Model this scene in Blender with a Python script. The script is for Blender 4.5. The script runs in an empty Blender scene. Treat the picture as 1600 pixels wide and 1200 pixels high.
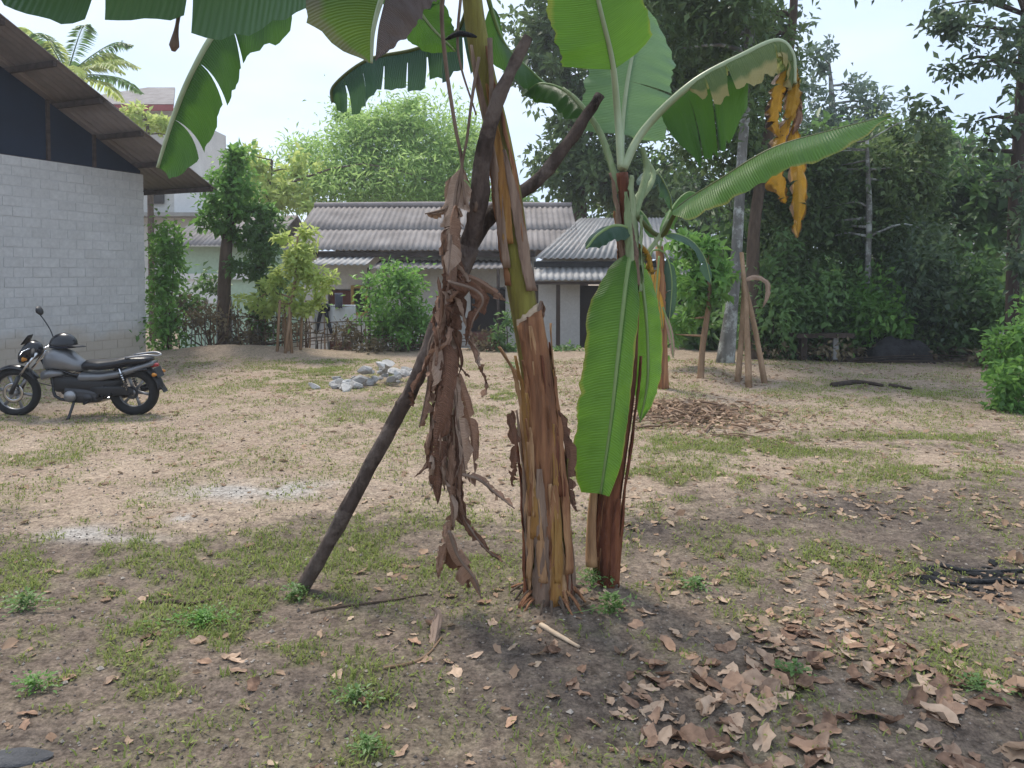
import bpy, math, random
import numpy as np
from mathutils import Vector, Matrix

# ------------------------------------------------------------------ camera, sky, sun, exposure
SC = bpy.context.scene
COL = SC.collection
F, CAMH, PPY = 1204.0, 1.5, 470.0            # focal length in photo pixels, eye height, principal row (horizon at row 430)
PITCH = math.atan((PPY - 430) / F)
cam = bpy.data.cameras.new('camera'); cam_o = bpy.data.objects.new('camera', cam); COL.objects.link(cam_o)
cam.sensor_width = 36.0; cam.lens = 36.0 * F / 1600.0; cam.shift_y = -(600 - PPY) / 1600.0; cam.clip_start = 0.05; cam.clip_end = 3000
cam_o.location = (0, 0, CAMH); cam_o.rotation_euler = (math.pi / 2 - PITCH, 0, 0)
SC.camera = cam_o

SUN_EL, SUN_AZ = math.radians(58), math.radians(-35)      # azimuth from +Y towards +X
world = bpy.data.worlds.new('World'); SC.world = world; world.use_nodes = True
wn, wl = world.node_tree.nodes, world.node_tree.links
bg = wn['Background']; bg.inputs['Strength'].default_value = 0.105
sky = wn.new('ShaderNodeTexSky'); sky.sky_type = 'NISHITA'; sky.sun_disc = False
sky.sun_elevation = SUN_EL; sky.sun_rotation = SUN_AZ; sky.dust_density = 3.0
tc = wn.new('ShaderNodeTexCoord'); nz = wn.new('ShaderNodeTexNoise'); nz.inputs['Scale'].default_value = 2.6
nz.inputs['Detail'].default_value = 5; nz.inputs['Roughness'].default_value = 0.55
mp = wn.new('ShaderNodeMapping'); mp.inputs['Scale'].default_value = (1, 1, 2.4)
cr_ = wn.new('ShaderNodeValToRGB')
cr_.color_ramp.elements[0].position = 0.35; cr_.color_ramp.elements[0].color = (3.05, 3.8, 5.0, 1)
cr_.color_ramp.elements[1].position = 0.68; cr_.color_ramp.elements[1].color = (4.1, 4.65, 5.45, 1)
mx = wn.new('ShaderNodeMixRGB'); mx.inputs['Fac'].default_value = 0.88
wl.new(tc.outputs['Generated'], mp.inputs['Vector']); wl.new(mp.outputs['Vector'], nz.inputs['Vector'])
wl.new(nz.outputs['Fac'], cr_.inputs['Fac']); wl.new(sky.outputs['Color'], mx.inputs['Color1'])
wl.new(cr_.outputs['Color'], mx.inputs['Color2']); wl.new(mx.outputs['Color'], bg.inputs['Color'])

sun = bpy.data.lights.new('sun', 'SUN'); sun.energy = 1.5; sun.angle = math.radians(14); sun.color = (1.0, 0.93, 0.83)
sun_o = bpy.data.objects.new('sun', sun); COL.objects.link(sun_o)
sd = Vector((math.sin(SUN_AZ) * math.cos(SUN_EL), math.cos(SUN_AZ) * math.cos(SUN_EL), math.sin(SUN_EL)))
sun_o.rotation_euler = sd.to_track_quat('Z', 'Y').to_euler()
SC.view_settings.view_transform = 'Standard'; SC.view_settings.look = 'None'
SC.view_settings.gamma = 1.0; SC.view_settings.exposure = 1.28; SC.view_settings.use_curve_mapping = False
SC.cycles.use_denoising = True
SC.cycles.max_bounces = 8; SC.cycles.transmission_bounces = 6; SC.cycles.diffuse_bounces = 4

# ------------------------------------------------------------------ helpers
rng = np.random.default_rng(7)
random.seed(7)
cp, sp_ = math.cos(PITCH), math.sin(PITCH)

def ray(px, py):
    a, b = (px - 800) / F, (PPY - py) / F
    return np.array([a, cp + b * sp_, -sp_ + b * cp])

def P(px, py, Y):                      # the point at distance Y along a pixel's direction
    d = ray(px, py); t = Y / d[1]
    return np.array([0, 0, CAMH]) + d * t

def Gp(px, py, z=0.0):                 # where a pixel's direction meets the ground
    d = ray(px, py); t = (z - CAMH) / d[2]
    return np.array([0, 0, CAMH]) + d * t

def sst(a, b, x):
    t = np.clip((np.asarray(x, float) - a) / (b - a), 0, 1); return t * t * (3 - 2 * t)

_perm = np.random.default_rng(3).random((256, 256))
def vnoise(x, y):
    x = np.asarray(x, float); y = np.asarray(y, float)
    xi, yi = np.floor(x).astype(int), np.floor(y).astype(int)
    fx, fy = x - xi, y - yi; fx = fx * fx * (3 - 2 * fx); fy = fy * fy * (3 - 2 * fy)
    g = lambda i, j: _perm[i & 255, j & 255]
    return (g(xi, yi) * (1 - fx) + g(xi + 1, yi) * fx) * (1 - fy) + (g(xi, yi + 1) * (1 - fx) + g(xi + 1, yi + 1) * fx) * fy

def fbm(x, y, o=4):
    s, a, t = 0, 0.5, 0
    for k in range(o):
        s = s + a * vnoise(x * 2 ** k + 17.3 * k, y * 2 ** k - 9.1 * k); t += a; a *= 0.5
    return s / t

def gauss(x, y, cx, cy, rx, ry):
    return np.exp(-((x - cx) / rx) ** 2 - ((y - cy) / ry) ** 2)

def H(x, y):                           # ground height
    x = np.asarray(x, float); y = np.asarray(y, float)
    near = sst(26, 16, y)
    h = (fbm(x * 0.55, y * 0.55, 3) - 0.5) * 0.10 * near
    h = h + (fbm(x * 5, y * 5, 3) - 0.5) * 0.022 * near + (vnoise(x * 23, y * 23) - 0.5) * 0.007 * near
    h = h - 0.8 * sst(15.7, 17.6, y - 0.05 * x)
    h = h + 0.20 * gauss(x, y, -5.1, 14.6, 1.5, 0.7) + 0.05 * gauss(x, y, 3.6, 12.4, 1.2, 0.8) + 0.04 * gauss(x, y, 0.25, 3.5, 0.35, 0.3)
    return h

def Hf(x, y): return float(H(x, y))

def cr(pts, n):                        # Catmull-Rom resampling
    p = np.asarray(pts, float); p = np.vstack([2 * p[0] - p[1], p, 2 * p[-1] - p[-2]])
    m = len(p) - 3; t = np.linspace(0, m - 1e-9, n); i = t.astype(int); f = (t - i)[:, None]
    a, b, c, d = p[i], p[i + 1], p[i + 2], p[i + 3]
    return 0.5 * (2 * b + (c - a) * f + (2 * a - 5 * b + 4 * c - d) * f ** 2 + (3 * b - a - 3 * c + d) * f ** 3)

def nrm(v):
    v = np.asarray(v, float); return v / (np.linalg.norm(v, axis=-1, keepdims=True) + 1e-12)

class MB:
    def __init__(s): s.v, s.f, s.n, s.t, s.m = [], [], 0, [], []
    def add(s, v, f, tint=0.5, mi=0):
        v = np.asarray(v, float).reshape(-1, 3)
        s.v.append(v); f = np.asarray(f)
        s.f.append(f + s.n); s.n += len(v)
        s.t.append(np.broadcast_to(np.asarray(tint, float), (len(v),)) if np.ndim(tint) <= 1 else tint)
        s.m.append(np.full(len(f), mi)); return s
    def box(s, c, d, mi=0, rot=None, tint=0.5, taper=1.0):
        h = np.array(d, float) / 2
        q = np.array([[x, y, z] for z in (-1, 1) for y in (-1, 1) for x in (-1, 1)], float)
        q[4:, :2] *= taper; q = q * h
        if rot is not None: q = q @ np.array(rot).T
        return s.add(q + np.array(c), [[0, 2, 3, 1], [4, 5, 7, 6], [0, 1, 5, 4], [2, 6, 7, 3], [0, 4, 6, 2], [1, 3, 7, 5]], tint, mi)
    def tube(s, path, rad, seg=8, rough=0.0, mi=0, tint=0.5, flat=1.0, nz=6.0):
        p = np.asarray(path, float); n = len(p); r = np.broadcast_to(np.asarray(rad, float), (n,))
        t = nrm(np.gradient(p, axis=0)); a = np.array([0, 0, 1.0]) if abs(t[0][2]) < 0.9 else np.array([1.0, 0, 0])
        u = nrm(np.cross(t[0], a)); vs = []
        ang = np.arange(seg) * 2 * math.pi / seg
        for i in range(n):
            u = nrm(u - t[i] * np.dot(u, t[i])); w = np.cross(t[i], u)
            rr = r[i] * (1 + rough * (vnoise(ang * 1.3 + 5 + i * 0.13, np.full(seg, i * nz / n + p[0][0] * 9)) - 0.5) * 2)
            vs.append(p[i] + np.outer(np.cos(ang) * rr, u) + np.outer(np.sin(ang) * rr * flat, w))
        vs.append(p[:1]); vs.append(p[-1:]); v = np.vstack(vs); fs = []
        for i in range(n - 1):
            for k in range(seg):
                k2 = (k + 1) % seg; fs.append([i * seg + k, i * seg + k2, (i + 1) * seg + k2, (i + 1) * seg + k])
        s.add(v, fs, tint, mi); b = s.n - len(v)
        cap = [[n * seg, (k + 1) % seg, k] for k in range(seg)] + [[n * seg + 1, (n - 1) * seg + k, (n - 1) * seg + (k + 1) % seg] for k in range(seg)]
        s.f.append(np.array(cap) + b); s.m.append(np.full(len(cap), mi)); return s
    def slab(s, g, th, mi=0, tint=0.5):          # closed slab from a grid of points (n,m,3); th along local normal
        g = np.asarray(g, float); n, m = g.shape[:2]
        nn = nrm(np.cross(np.gradient(g, axis=0), np.gradient(g, axis=1)))
        top, bot = g, g - nn * th
        idx = np.arange(n * m).reshape(n, m); q = lambda a, o=0: np.stack([a[:-1, :-1], a[1:, :-1], a[1:, 1:], a[:-1, 1:]], -1).reshape(-1, 4) + o
        f = [q(idx), q(idx, n * m)[:, ::-1]]
        per = np.concatenate([idx[:-1, 0], idx[-1, :-1], idx[1:, -1][::-1], idx[0, 1:][::-1]]); p2 = np.roll(per, -1)
        f.append(np.stack([per, per + n * m, p2 + n * m, p2], -1))
        return s.add(np.vstack([top.reshape(-1, 3), bot.reshape(-1, 3)]), np.vstack(f), tint, mi)
    def build(s, name, mats, parent=None, smooth=True, origin=None, world=True):
        v = np.vstack(s.v)
        off = np.zeros(3)
        if parent is not None and world: off = np.array(parent.matrix_basis.translation)
        elif origin is not None: off = np.array(origin)
        me = bpy.data.meshes.new(name)
        v = v - off
        cnt = np.concatenate([np.full(len(f), f.shape[1]) for f in s.f]); lv = np.concatenate([f.ravel() for f in s.f]).astype(np.int32)
        me.vertices.add(len(v)); me.vertices.foreach_set('co', v.astype(np.float32).ravel())
        me.loops.add(len(lv)); me.loops.foreach_set('vertex_index', lv)
        st = np.concatenate([[0], np.cumsum(cnt)[:-1]]).astype(np.int32)
        me.polygons.add(len(cnt)); me.polygons.foreach_set('loop_start', st)
        try: me.polygons.foreach_set('loop_total', cnt.astype(np.int32))
        except Exception: pass
        me.polygons.foreach_set('material_index', np.concatenate(s.m).astype(np.int32))
        me.polygons.foreach_set('use_smooth', np.full(len(cnt), bool(smooth)))
        at = me.attributes.new('tint', 'FLOAT', 'POINT'); at.data.foreach_set('value', np.concatenate(s.t).astype(np.float32))
        for m in (mats if isinstance(mats, (list, tuple)) else [mats]): me.materials.append(m)
        me.update(); me.validate()
        o = bpy.data.objects.new(name, me); COL.objects.link(o)
        if parent is not None: o.parent = parent
        elif origin is not None: o.location = off
        return o

def tag(o, label=None, cat=None, group=None, kind=None):
    if label: o['label'] = label
    if cat: o['category'] = cat
    if group: o['group'] = group
    if kind: o['kind'] = kind
    return o

def empty(name, loc, label, cat, group=None, rz=0):
    o = bpy.data.objects.new(name, None); COL.objects.link(o); o.location = tuple(float(c) for c in loc)
    o.rotation_euler = (0, 0, rz); o.empty_display_size = 0.1
    return tag(o, label, cat, group)

# ------------------------------------------------------------------ materials
class NT:
    def __init__(s, name):
        s.m = bpy.data.materials.new(name); s.m.use_nodes = True; s.t = s.m.node_tree; s.N, s.L = s.t.nodes, s.t.links
        s.p = s.N['Principled BSDF']; s.out = s.N['Material Output']
    def n(s, ty, **k):
        o = s.N.new(ty)
        for a, b in k.items():
            if a in o.inputs: o.inputs[a].default_value = b
            else: setattr(o, a, b)
        return o
    def l(s, a, b): s.L.new(a, b)
    def noise(s, scale, detail=4, rough=0.55, coord=None, stretch=None):
        x = s.n('ShaderNodeTexNoise', Scale=scale, Detail=detail, Roughness=rough)
        if coord is None: coord = s.n('ShaderNodeTexCoord').outputs['Object']
        if stretch:
            m = s.n('ShaderNodeMapping'); m.inputs['Scale'].default_value = stretch; s.l(coord, m.inputs['Vector']); coord = m.outputs['Vector']
        s.l(coord, x.inputs['Vector']); return x.outputs['Fac']
    def ramp(s, fac, stops):
        r = s.n('ShaderNodeValToRGB'); e = r.color_ramp.elements
        while len(e) < len(stops): e.new(0.5)
        for i, (p, c) in enumerate(stops): e[i].position = p; e[i].color = (*c, 1) if len(c) == 3 else c
        s.l(fac, r.inputs['Fac']); return r.outputs['Color']
    def mix(s, fac, a, b, mode='MIX'):
        r = s.n('ShaderNodeMixRGB', blend_type=mode)
        for sock, v in ((r.inputs['Fac'], fac), (r.inputs['Color1'], a), (r.inputs['Color2'], b)):
            if isinstance(v, (int, float)): sock.default_value = v
            elif isinstance(v, tuple): sock.default_value = (*v, 1) if len(v) == 3 else v
            else: s.l(v, sock)
        return r.outputs['Color']
    def math(s, op, a, b=0.0, clamp=False):
        r = s.n('ShaderNodeMath', operation=op, use_clamp=clamp)
        for i, v in ((0, a), (1, b)):
            if isinstance(v, (int, float)): r.inputs[i].default_value = v
            else: s.l(v, r.inputs[i])
        return r.outputs[0]
    def attr(s, name): return s.n('ShaderNodeAttribute', attribute_name=name).outputs['Fac']
    def bump(s, h, dist=0.01, strength=1.0):
        b = s.n('ShaderNodeBump', Strength=strength, Distance=dist); s.l(h, b.inputs['Height']); s.l(b.outputs['Normal'], s.p.inputs['Normal']); return b

def simple(name, c, rough=0.6, var=0.25, scale=6.0, bump=0.0, metal=0.0, c2=None, stretch=None, objrand=0.0, spec=0.4, bscale=None):
    t = NT(name); f = t.noise(scale, 5, 0.6, stretch=stretch)
    c2 = c2 or tuple(x * (1 - var) for x in c)
    col = t.ramp(f, [(0.3, c2), (0.7, c)])
    if objrand:
        oi = t.n('ShaderNodeObjectInfo'); k = t.math('MULTIPLY_ADD', oi.outputs['Random'], objrand); k.node.inputs[2].default_value = 1 - objrand / 2
        cc = t.n('ShaderNodeCombineColor')
        for i in range(3): t.l(k, cc.inputs[i])
        col = t.mix(1.0, col, cc.outputs[0], 'MULTIPLY')
    t.l(col, t.p.inputs['Base Color']); t.p.inputs['Roughness'].default_value = rough; t.p.inputs['Metallic'].default_value = metal
    t.p.inputs['Specular IOR Level'].default_value = spec
    if bump: t.bump(t.noise(bscale or scale * 4, 6, 0.65, stretch=stretch), bump)
    return t.m

def foliage(name, dark, mid, light, transl=0.35, rough=0.45, objrand=0.0, spec=0.35):
    t = NT(name)
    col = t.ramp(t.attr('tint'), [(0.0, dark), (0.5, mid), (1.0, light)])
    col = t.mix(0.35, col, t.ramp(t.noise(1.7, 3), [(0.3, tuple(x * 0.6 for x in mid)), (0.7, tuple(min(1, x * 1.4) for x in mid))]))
    t.l(col, t.p.inputs['Base Color']); t.p.inputs['Roughness'].default_value = rough; t.p.inputs['Specular IOR Level'].default_value = spec
    tr = t.n('ShaderNodeBsdfTranslucent'); t.l(t.mix(0.5, col, tuple(min(1, c * 1.8) for c in light)), tr.inputs['Color'])
    mxs = t.n('ShaderNodeMixShader'); mxs.inputs['Fac'].default_value = transl
    t.l(t.p.outputs[0], mxs.inputs[1]); t.l(tr.outputs[0], mxs.inputs[2]); t.l(mxs.outputs[0], t.out.inputs['Surface'])
    return t.m

M = {}
M['fol_dark'] = foliage('foliage_dark', (.032, .062, .024), (.080, .135, .048), (.19, .265, .095), 0.38)
M['fol_deep'] = foliage('foliage_deep', (.028, .050, .032), (.066, .108, .060), (.15, .215, .105), 0.36)
M['fol_mid'] = foliage('foliage_mid', (.035, .075, .025), (.085, .165, .05), (.17, .29, .09), 0.38)
M['fol_bright'] = foliage('foliage_bright', (.045, .11, .025), (.11, .24, .05), (.22, .40, .09), 0.4)
M['fol_yellow'] = foliage('foliage_yellow', (.17, .25, .05), (.34, .45, .11), (.52, .60, .2), 0.5)
M['fol_fresh'] = foliage('foliage_fresh', (.12, .22, .05), (.25, .41, .11), (.42, .57, .2), 0.5)
M['fol_grey'] = foliage('foliage_grey_green', (.07, .10, .08), (.13, .18, .14), (.21, .28, .2), 0.35)
M['fol_dry'] = foliage('foliage_dry', (.06, .05, .03), (.13, .105, .065), (.22, .19, .12), 0.2, 0.8, spec=.1)
M['grass'] = foliage('grass_blades', (.10, .125, .03), (.19, .235, .06), (.36, .39, .13), 0.32, 0.6, spec=.2)
M['weed'] = foliage('weed_leaves', (.06, .12, .03), (.12, .21, .06), (.2, .32, .1), 0.3)
M['litter'] = foliage('dry_leaf_litter', (.09, .052, .035), (.34, .225, .15), (.60, .47, .34), 0.12, 0.75, spec=.15)

def bark(name, c1, c2, scale=7, stretch=(1, 1, .25), lichen=None, bump=.012):
    t = NT(name); f = t.noise(scale, 6, .65, stretch=stretch); col = t.ramp(f, [(.3, c1), (.7, c2)])
    if lichen: col = t.mix(t.ramp(t.noise(3.5, 5, .7), [(.48, (0, 0, 0)), (.6, (1, 1, 1))]), col, lichen)
    t.l(col, t.p.inputs['Base Color']); t.p.inputs['Roughness'].default_value = .9; t.p.inputs['Specular IOR Level'].default_value = .15
    t.bump(t.noise(scale * 3, 7, .7, stretch=stretch), bump); return t.m
M['bark_dark'] = bark('bark_dark', (.025, .019, .016), (.085, .062, .05))
M['bark_brown'] = bark('bark_brown', (.06, .042, .03), (.16, .115, .085))
M['bark_grey'] = bark('bark_grey', (.10, .095, .085), (.24, .23, .21), lichen=(.42, .43, .40))
M['bark_tan'] = bark('bark_tan', (.17, .105, .06), (.36, .24, .15), 9, (1, 1, .2))
M['prop_bark'] = bark('prop_bark', (.028, .02, .017), (.17, .125, .105), 13, (1, 1, .3), lichen=(.21, .165, .14), bump=.03)

def wallmat(name, c, c2, scale=2.5, dirt=None, objrand=0.0, bump=.004):
    t = NT(name); g = t.n('ShaderNodeNewGeometry').outputs['Position']
    f = t.noise(scale, 6, .65, coord=g); col = t.ramp(f, [(.32, c2), (.68, c)])
    col = t.mix(.25, col, t.ramp(t.noise(scale * 14, 4, .6, coord=g), [(.35, tuple(x * .55 for x in c)), (.65, c)]))
    if objrand:
        oi = t.n('ShaderNodeObjectInfo'); k = t.math('MULTIPLY_ADD', oi.outputs['Random'], objrand); k.node.inputs[2].default_value = 1 - objrand * .5
        cc = t.n('ShaderNodeCombineColor'); [t.l(k, cc.inputs[i]) for i in range(3)]
        col = t.mix(1.0, col, cc.outputs[0], 'MULTIPLY')
    if dirt:
        s = t.n('ShaderNodeSeparateXYZ'); t.l(g, s.inputs[0])
        h = t.math('ADD', s.outputs['Z'], t.math('MULTIPLY', t.noise(2.2, 4, coord=g), -.7))
        k = t.ramp(h, [(0.0, (.75, .75, .75)), (.30, (0, 0, 0))])
        col = t.mix(k, col, dirt)
    t.l(col, t.p.inputs['Base Color']); t.p.inputs['Roughness'].default_value = .92; t.p.inputs['Specular IOR Level'].default_value = .15
    t.bump(t.noise(60, 5, .7, coord=g), bump); return t.m
M['block'] = wallmat('cement_block', (.60, .59, .575), (.49, .48, .465), 1.1, dirt=(.42, .35, .27), objrand=.09)
M['mortar'] = wallmat('mortar', (.56, .555, .55), (.48, .475, .47), 3, dirt=(.40, .33, .25))
M['white_wall'] = wallmat('whitewashed_wall', (.70, .69, .67), (.56, .55, .53), 1.2, objrand=0)
M['green_wall'] = wallmat('pale_green_wall', (.42, .55, .42), (.34, .46, .35), 1.0)
M['cream_wall'] = wallmat('cream_wall', (.62, .60, .56), (.5, .48, .45), 1.0)
M['asbestos'] = simple('cement_roof_sheet', (.31, .28, .265), .9, scale=1.6, c2=(.18, .16, .15), bump=.004, objrand=.2, spec=.15)
M['brown_sheet'] = simple('weathered_roof_sheet', (.31, .27, .26), .9, scale=2.0, c2=(.20, .175, .17), bump=.004, objrand=.2, spec=.15)
M['metal_sheet'] = simple('galvanised_sheet', (.38, .37, .36), .75, scale=2.5, c2=(.26, .25, .245), bump=.002, objrand=.12, metal=.25)
M['timber_dark'] = bark('purlin_timber', (.045, .035, .032), (.11, .085, .075), 9, (.2, 1, 1), bump=.004)
M['tarp_shade_blue'] = simple('dark_blue_panel', (.006, .018, .045), .6, scale=1.2, c2=(.004, .011, .028), bump=.006, bscale=3)
M['red_wood'] = simple('red_brown_wood', (.13, .045, .035), .6, scale=5, stretch=(1, 1, .2), bump=.003)
M['dark_wood'] = simple('dark_doorway_wood', (.03, .022, .02), .7, scale=5)
M['yellow_wood'] = simple('yellow_frame', (.45, .30, .09), .6, scale=5)
M['red_trim'] = simple('red_fascia', (.32, .07, .07), .6)
M['glass_dark'] = simple('window_glass', (.05, .065, .085), .08, var=.3, scale=1, spec=.6)
M['white_paint'] = simple('white_paint', (.7, .7, .7), .5, var=.12)
M['stone'] = wallmat('rubble', (.62, .60, .57), (.34, .32, .30), 4, objrand=.7, bump=.02)
M['stone_dark'] = wallmat('dark_rock', (.14, .14, .145), (.07, .07, .075), 5, bump=.015)
M['char'] = simple('charred_wood', (.035, .035, .038), .9, scale=12, c2=(.008, .008, .009), bump=.02)
M['cloth_white'] = simple('white_cotton', (.72, .73, .76), .9, var=.08, bump=.004, bscale=30)
M['cloth_dark'] = simple('navy_cloth', (.012, .015, .028), .9, var=.3)
M['cloth_grey'] = simple('grey_cloth', (.16, .16, .21), .9, var=.2)
M['rope'] = simple('rope', (.25, .2, .14), .9)
M['rubber'] = simple('black_rubber', (.014, .014, .015), .75, bump=.003, bscale=60)
M['black_paint'] = simple('black_paint', (.011, .012, .016), .25, var=.15, spec=.5)
M['black_plastic'] = simple('black_plastic', (.018, .018, .02), .5, var=.2)
M['silver_paint'] = simple('silver_paint', (.20, .205, .215), .33, var=.2, metal=.4)
M['alloy'] = simple('alloy', (.34, .34, .35), .4, var=.2, metal=.7)
M['chrome'] = simple('chrome', (.65, .65, .66), .15, var=.1, metal=1.0)
M['engine'] = simple('engine_alloy', (.07, .07, .075), .5, var=.4, metal=.5, bump=.003)
M['seat'] = simple('seat_vinyl', (.012, .013, .017), .38, var=.2, bump=.002, bscale=40)
M['lens'] = simple('headlamp_lens', (.35, .37, .4), .08, var=.2, spec=.8)
M['tail'] = simple('tail_lamp', (.30, .02, .02), .2, var=.2)
M['amber'] = simple('amber_lens', (.5, .2, .02), .2, var=.2)
M['mirror'] = simple('mirror_glass', (.6, .65, .7), .05, metal=1.0, var=.05)
M['concrete'] = wallmat('old_concrete', (.36, .35, .33), (.25, .24, .23), 3)

# banana leaf blades: cross veins run from midrib to margin; lu = -1..1 across, lv = 0..1 along
def banana(name, c_lo, c_hi, vein, edge=None, transl=.42, trc=None, rough=.38, edge_at=.86, spec=.4, crisp=.004):
    t = NT(name); lu, lv = t.attr('lu'), t.attr('lv'); au = t.math('ABSOLUTE', lu)
    sv = t.math('MULTIPLY_ADD', lv, 260.0); t.l(t.math('MULTIPLY', au, -7.0), sv.node.inputs[2])
    nn = t.noise(2.3, 4, .6); sv2 = t.math('ADD', sv, t.math('MULTIPLY', nn, 3.0))
    w = t.math('MULTIPLY_ADD', t.math('SINE', t.math('MULTIPLY', sv2, 2.2)), .5); w.node.inputs[2].default_value = .5
    cmb = t.n('ShaderNodeCombineXYZ'); t.l(t.math('MULTIPLY', au, .6), cmb.inputs[0]); t.l(t.math('MULTIPLY', sv2, .35), cmb.inputs[1])
    streak = t.noise(3.0, 4, .65, coord=cmb.outputs[0])
    col = t.ramp(streak, [(.3, c_lo), (.7, c_hi)])
    col = t.mix(t.math('MULTIPLY', w, .12), col, vein)
    if edge:
        e = t.math('ADD', au, t.math('MULTIPLY', t.math('SUBTRACT', t.noise(5, 4), .5), .5))
        col = t.mix(t.ramp(e, [(edge_at - .08, (0, 0, 0)), (edge_at + .06, (1, 1, 1))]), col, edge)
    t.l(col, t.p.inputs['Base Color']); t.p.inputs['Roughness'].default_value = rough; t.p.inputs['Specular IOR Level'].default_value = spec
    b = t.bump(w, crisp, .6)
    tr = t.n('ShaderNodeBsdfTranslucent')
    t.l(t.mix(.55, col, trc or tuple(min(1, x * 2.2) for x in c_hi)), tr.inputs['Color'])
    m = t.n('ShaderNodeMixShader'); m.inputs['Fac'].default_value = transl
    t.l(t.p.outputs[0], m.inputs[1]); t.l(tr.outputs[0], m.inputs[2]); t.l(m.outputs[0], t.out.inputs['Surface'])
    return t.m
M['ban_fresh'] = banana('banana_leaf_fresh', (.045, .125, .022), (.11, .25, .045), (.15, .28, .07), edge=(.26, .24, .06), edge_at=1.0, trc=(.22, .45, .03))
M['ban_dark'] = banana('banana_leaf_dark', (.025, .08, .022), (.06, .15, .035), (.09, .17, .06), trc=(.14, .32, .03), transl=.36)
M['ban_teal'] = banana('banana_leaf_bluish', (.035, .085, .06), (.06, .13, .085), (.09, .16, .11), trc=(.12, .25, .06), transl=.3, rough=.32)
M['ban_pale'] = banana('banana_leaf_pale', (.14, .26, .13), (.22, .36, .2), (.28, .42, .26), trc=(.25, .45, .12), transl=.35)
M['ban_yedge'] = banana('banana_leaf_yellow_edge', (.05, .14, .02), (.12, .22, .03), (.16, .25, .05), edge=(.42, .36, .06), trc=(.28, .42, .03), edge_at=.8)
M['ban_dryedge'] = banana('banana_leaf_dry_edge', (.045, .12, .02), (.10, .19, .03), (.13, .2, .06), edge=(.14, .11, .10), trc=(.22, .34, .04), edge_at=.74)
M['ban_cream'] = banana('banana_leaf_cream', (.06, .13, .04), (.22, .29, .11), (.2, .26, .1), edge=(.50, .42, .19), trc=(.4, .45, .15), edge_at=.7)
M['ban_orange'] = banana('banana_leaf_orange', (.42, .20, .02), (.62, .38, .06), (.5, .3, .08), edge=(.12, .06, .03), trc=(.6, .35, .05), edge_at=.82, transl=.3)
M['ban_dry'] = banana('banana_leaf_dry', (.18, .10, .065), (.52, .33, .235), (.36, .22, .155), trc=(.35, .2, .12), transl=.12, rough=.8, spec=.15)
M['ban_drytan'] = banana('banana_leaf_dry_tan', (.32, .21, .15), (.60, .44, .34), (.44, .32, .24), trc=(.45, .3, .2), transl=.12, rough=.8, spec=.15)
M['ban_drydark'] = banana('banana_leaf_dry_dark', (.07, .038, .027), (.32, .17, .11), (.19, .10, .068), trc=(.2, .1, .06), transl=.08, rough=.85, spec=.1)
M['ban_drygrey'] = banana('banana_leaf_dry_grey', (.10, .085, .085), (.19, .16, .155), (.14, .12, .12), trc=(.2, .16, .14), transl=.15, rough=.85, spec=.1)
M['midrib'] = simple('leaf_midrib', (.24, .33, .12), .4, scale=5, c2=(.16, .24, .07))
M['midrib_pale'] = simple('leaf_midrib_pale', (.42, .48, .30), .4, scale=5, c2=(.30, .36, .2))
M['midrib_dark'] = simple('leaf_midrib_olive', (.10, .12, .03), .5, scale=5)
M['midrib_dry'] = simple('leaf_midrib_dry', (.26, .18, .13), .8, scale=8, c2=(.12, .08, .06))

def stemmat(name, stops, scale=9):
    t = NT(name); f = t.noise(scale, 6, .65, stretch=(2.2, 2.2, .16)); col = t.ramp(f, stops)
    t.l(col, t.p.inputs['Base Color']); t.p.inputs['Roughness'].default_value = .62; t.p.inputs['Specular IOR Level'].default_value = .25
    t.bump(t.noise(scale * 4, 6, .7, stretch=(2.2, 2.2, .06)), .01); return t.m
M['stem_olive'] = stemmat('pseudostem_olive', [(.28, (.10, .055, .03)), (.45, (.19, .16, .035)), (.6, (.26, .24, .05)), (.75, (.30, .22, .07))])
M['sheath_tan'] = stemmat('sheath_tan', [(.25, (.12, .06, .034)), (.5, (.46, .26, .13)), (.75, (.66, .44, .25))])
M['sheath_brown'] = stemmat('sheath_brown', [(.25, (.055, .026, .016)), (.5, (.29, .13, .062)), (.75, (.50, .28, .13))])
M['sheath_red'] = stemmat('sheath_red_brown', [(.25, (.03, .013, .009)), (.5, (.15, .05, .026)), (.75, (.32, .125, .055))])
M['sheath_orange'] = stemmat('sheath_orange', [(.25, (.14, .06, .02)), (.5, (.34, .17, .05)), (.75, (.45, .28, .09))])
M['sheath_grey'] = stemmat('sheath_grey', [(.25, (.06, .04, .03)), (.5, (.26, .17, .12)), (.75, (.44, .32, .23))])
M['cut_cream'] = simple('cut_sheath_face', (.62, .48, .34), .8, scale=20, c2=(.42, .30, .2), bump=.005)
M['petiole'] = stemmat('petiole_green', [(.25, (.17, .24, .10)), (.5, (.28, .35, .18)), (.75, (.40, .44, .26))], 6)

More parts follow.
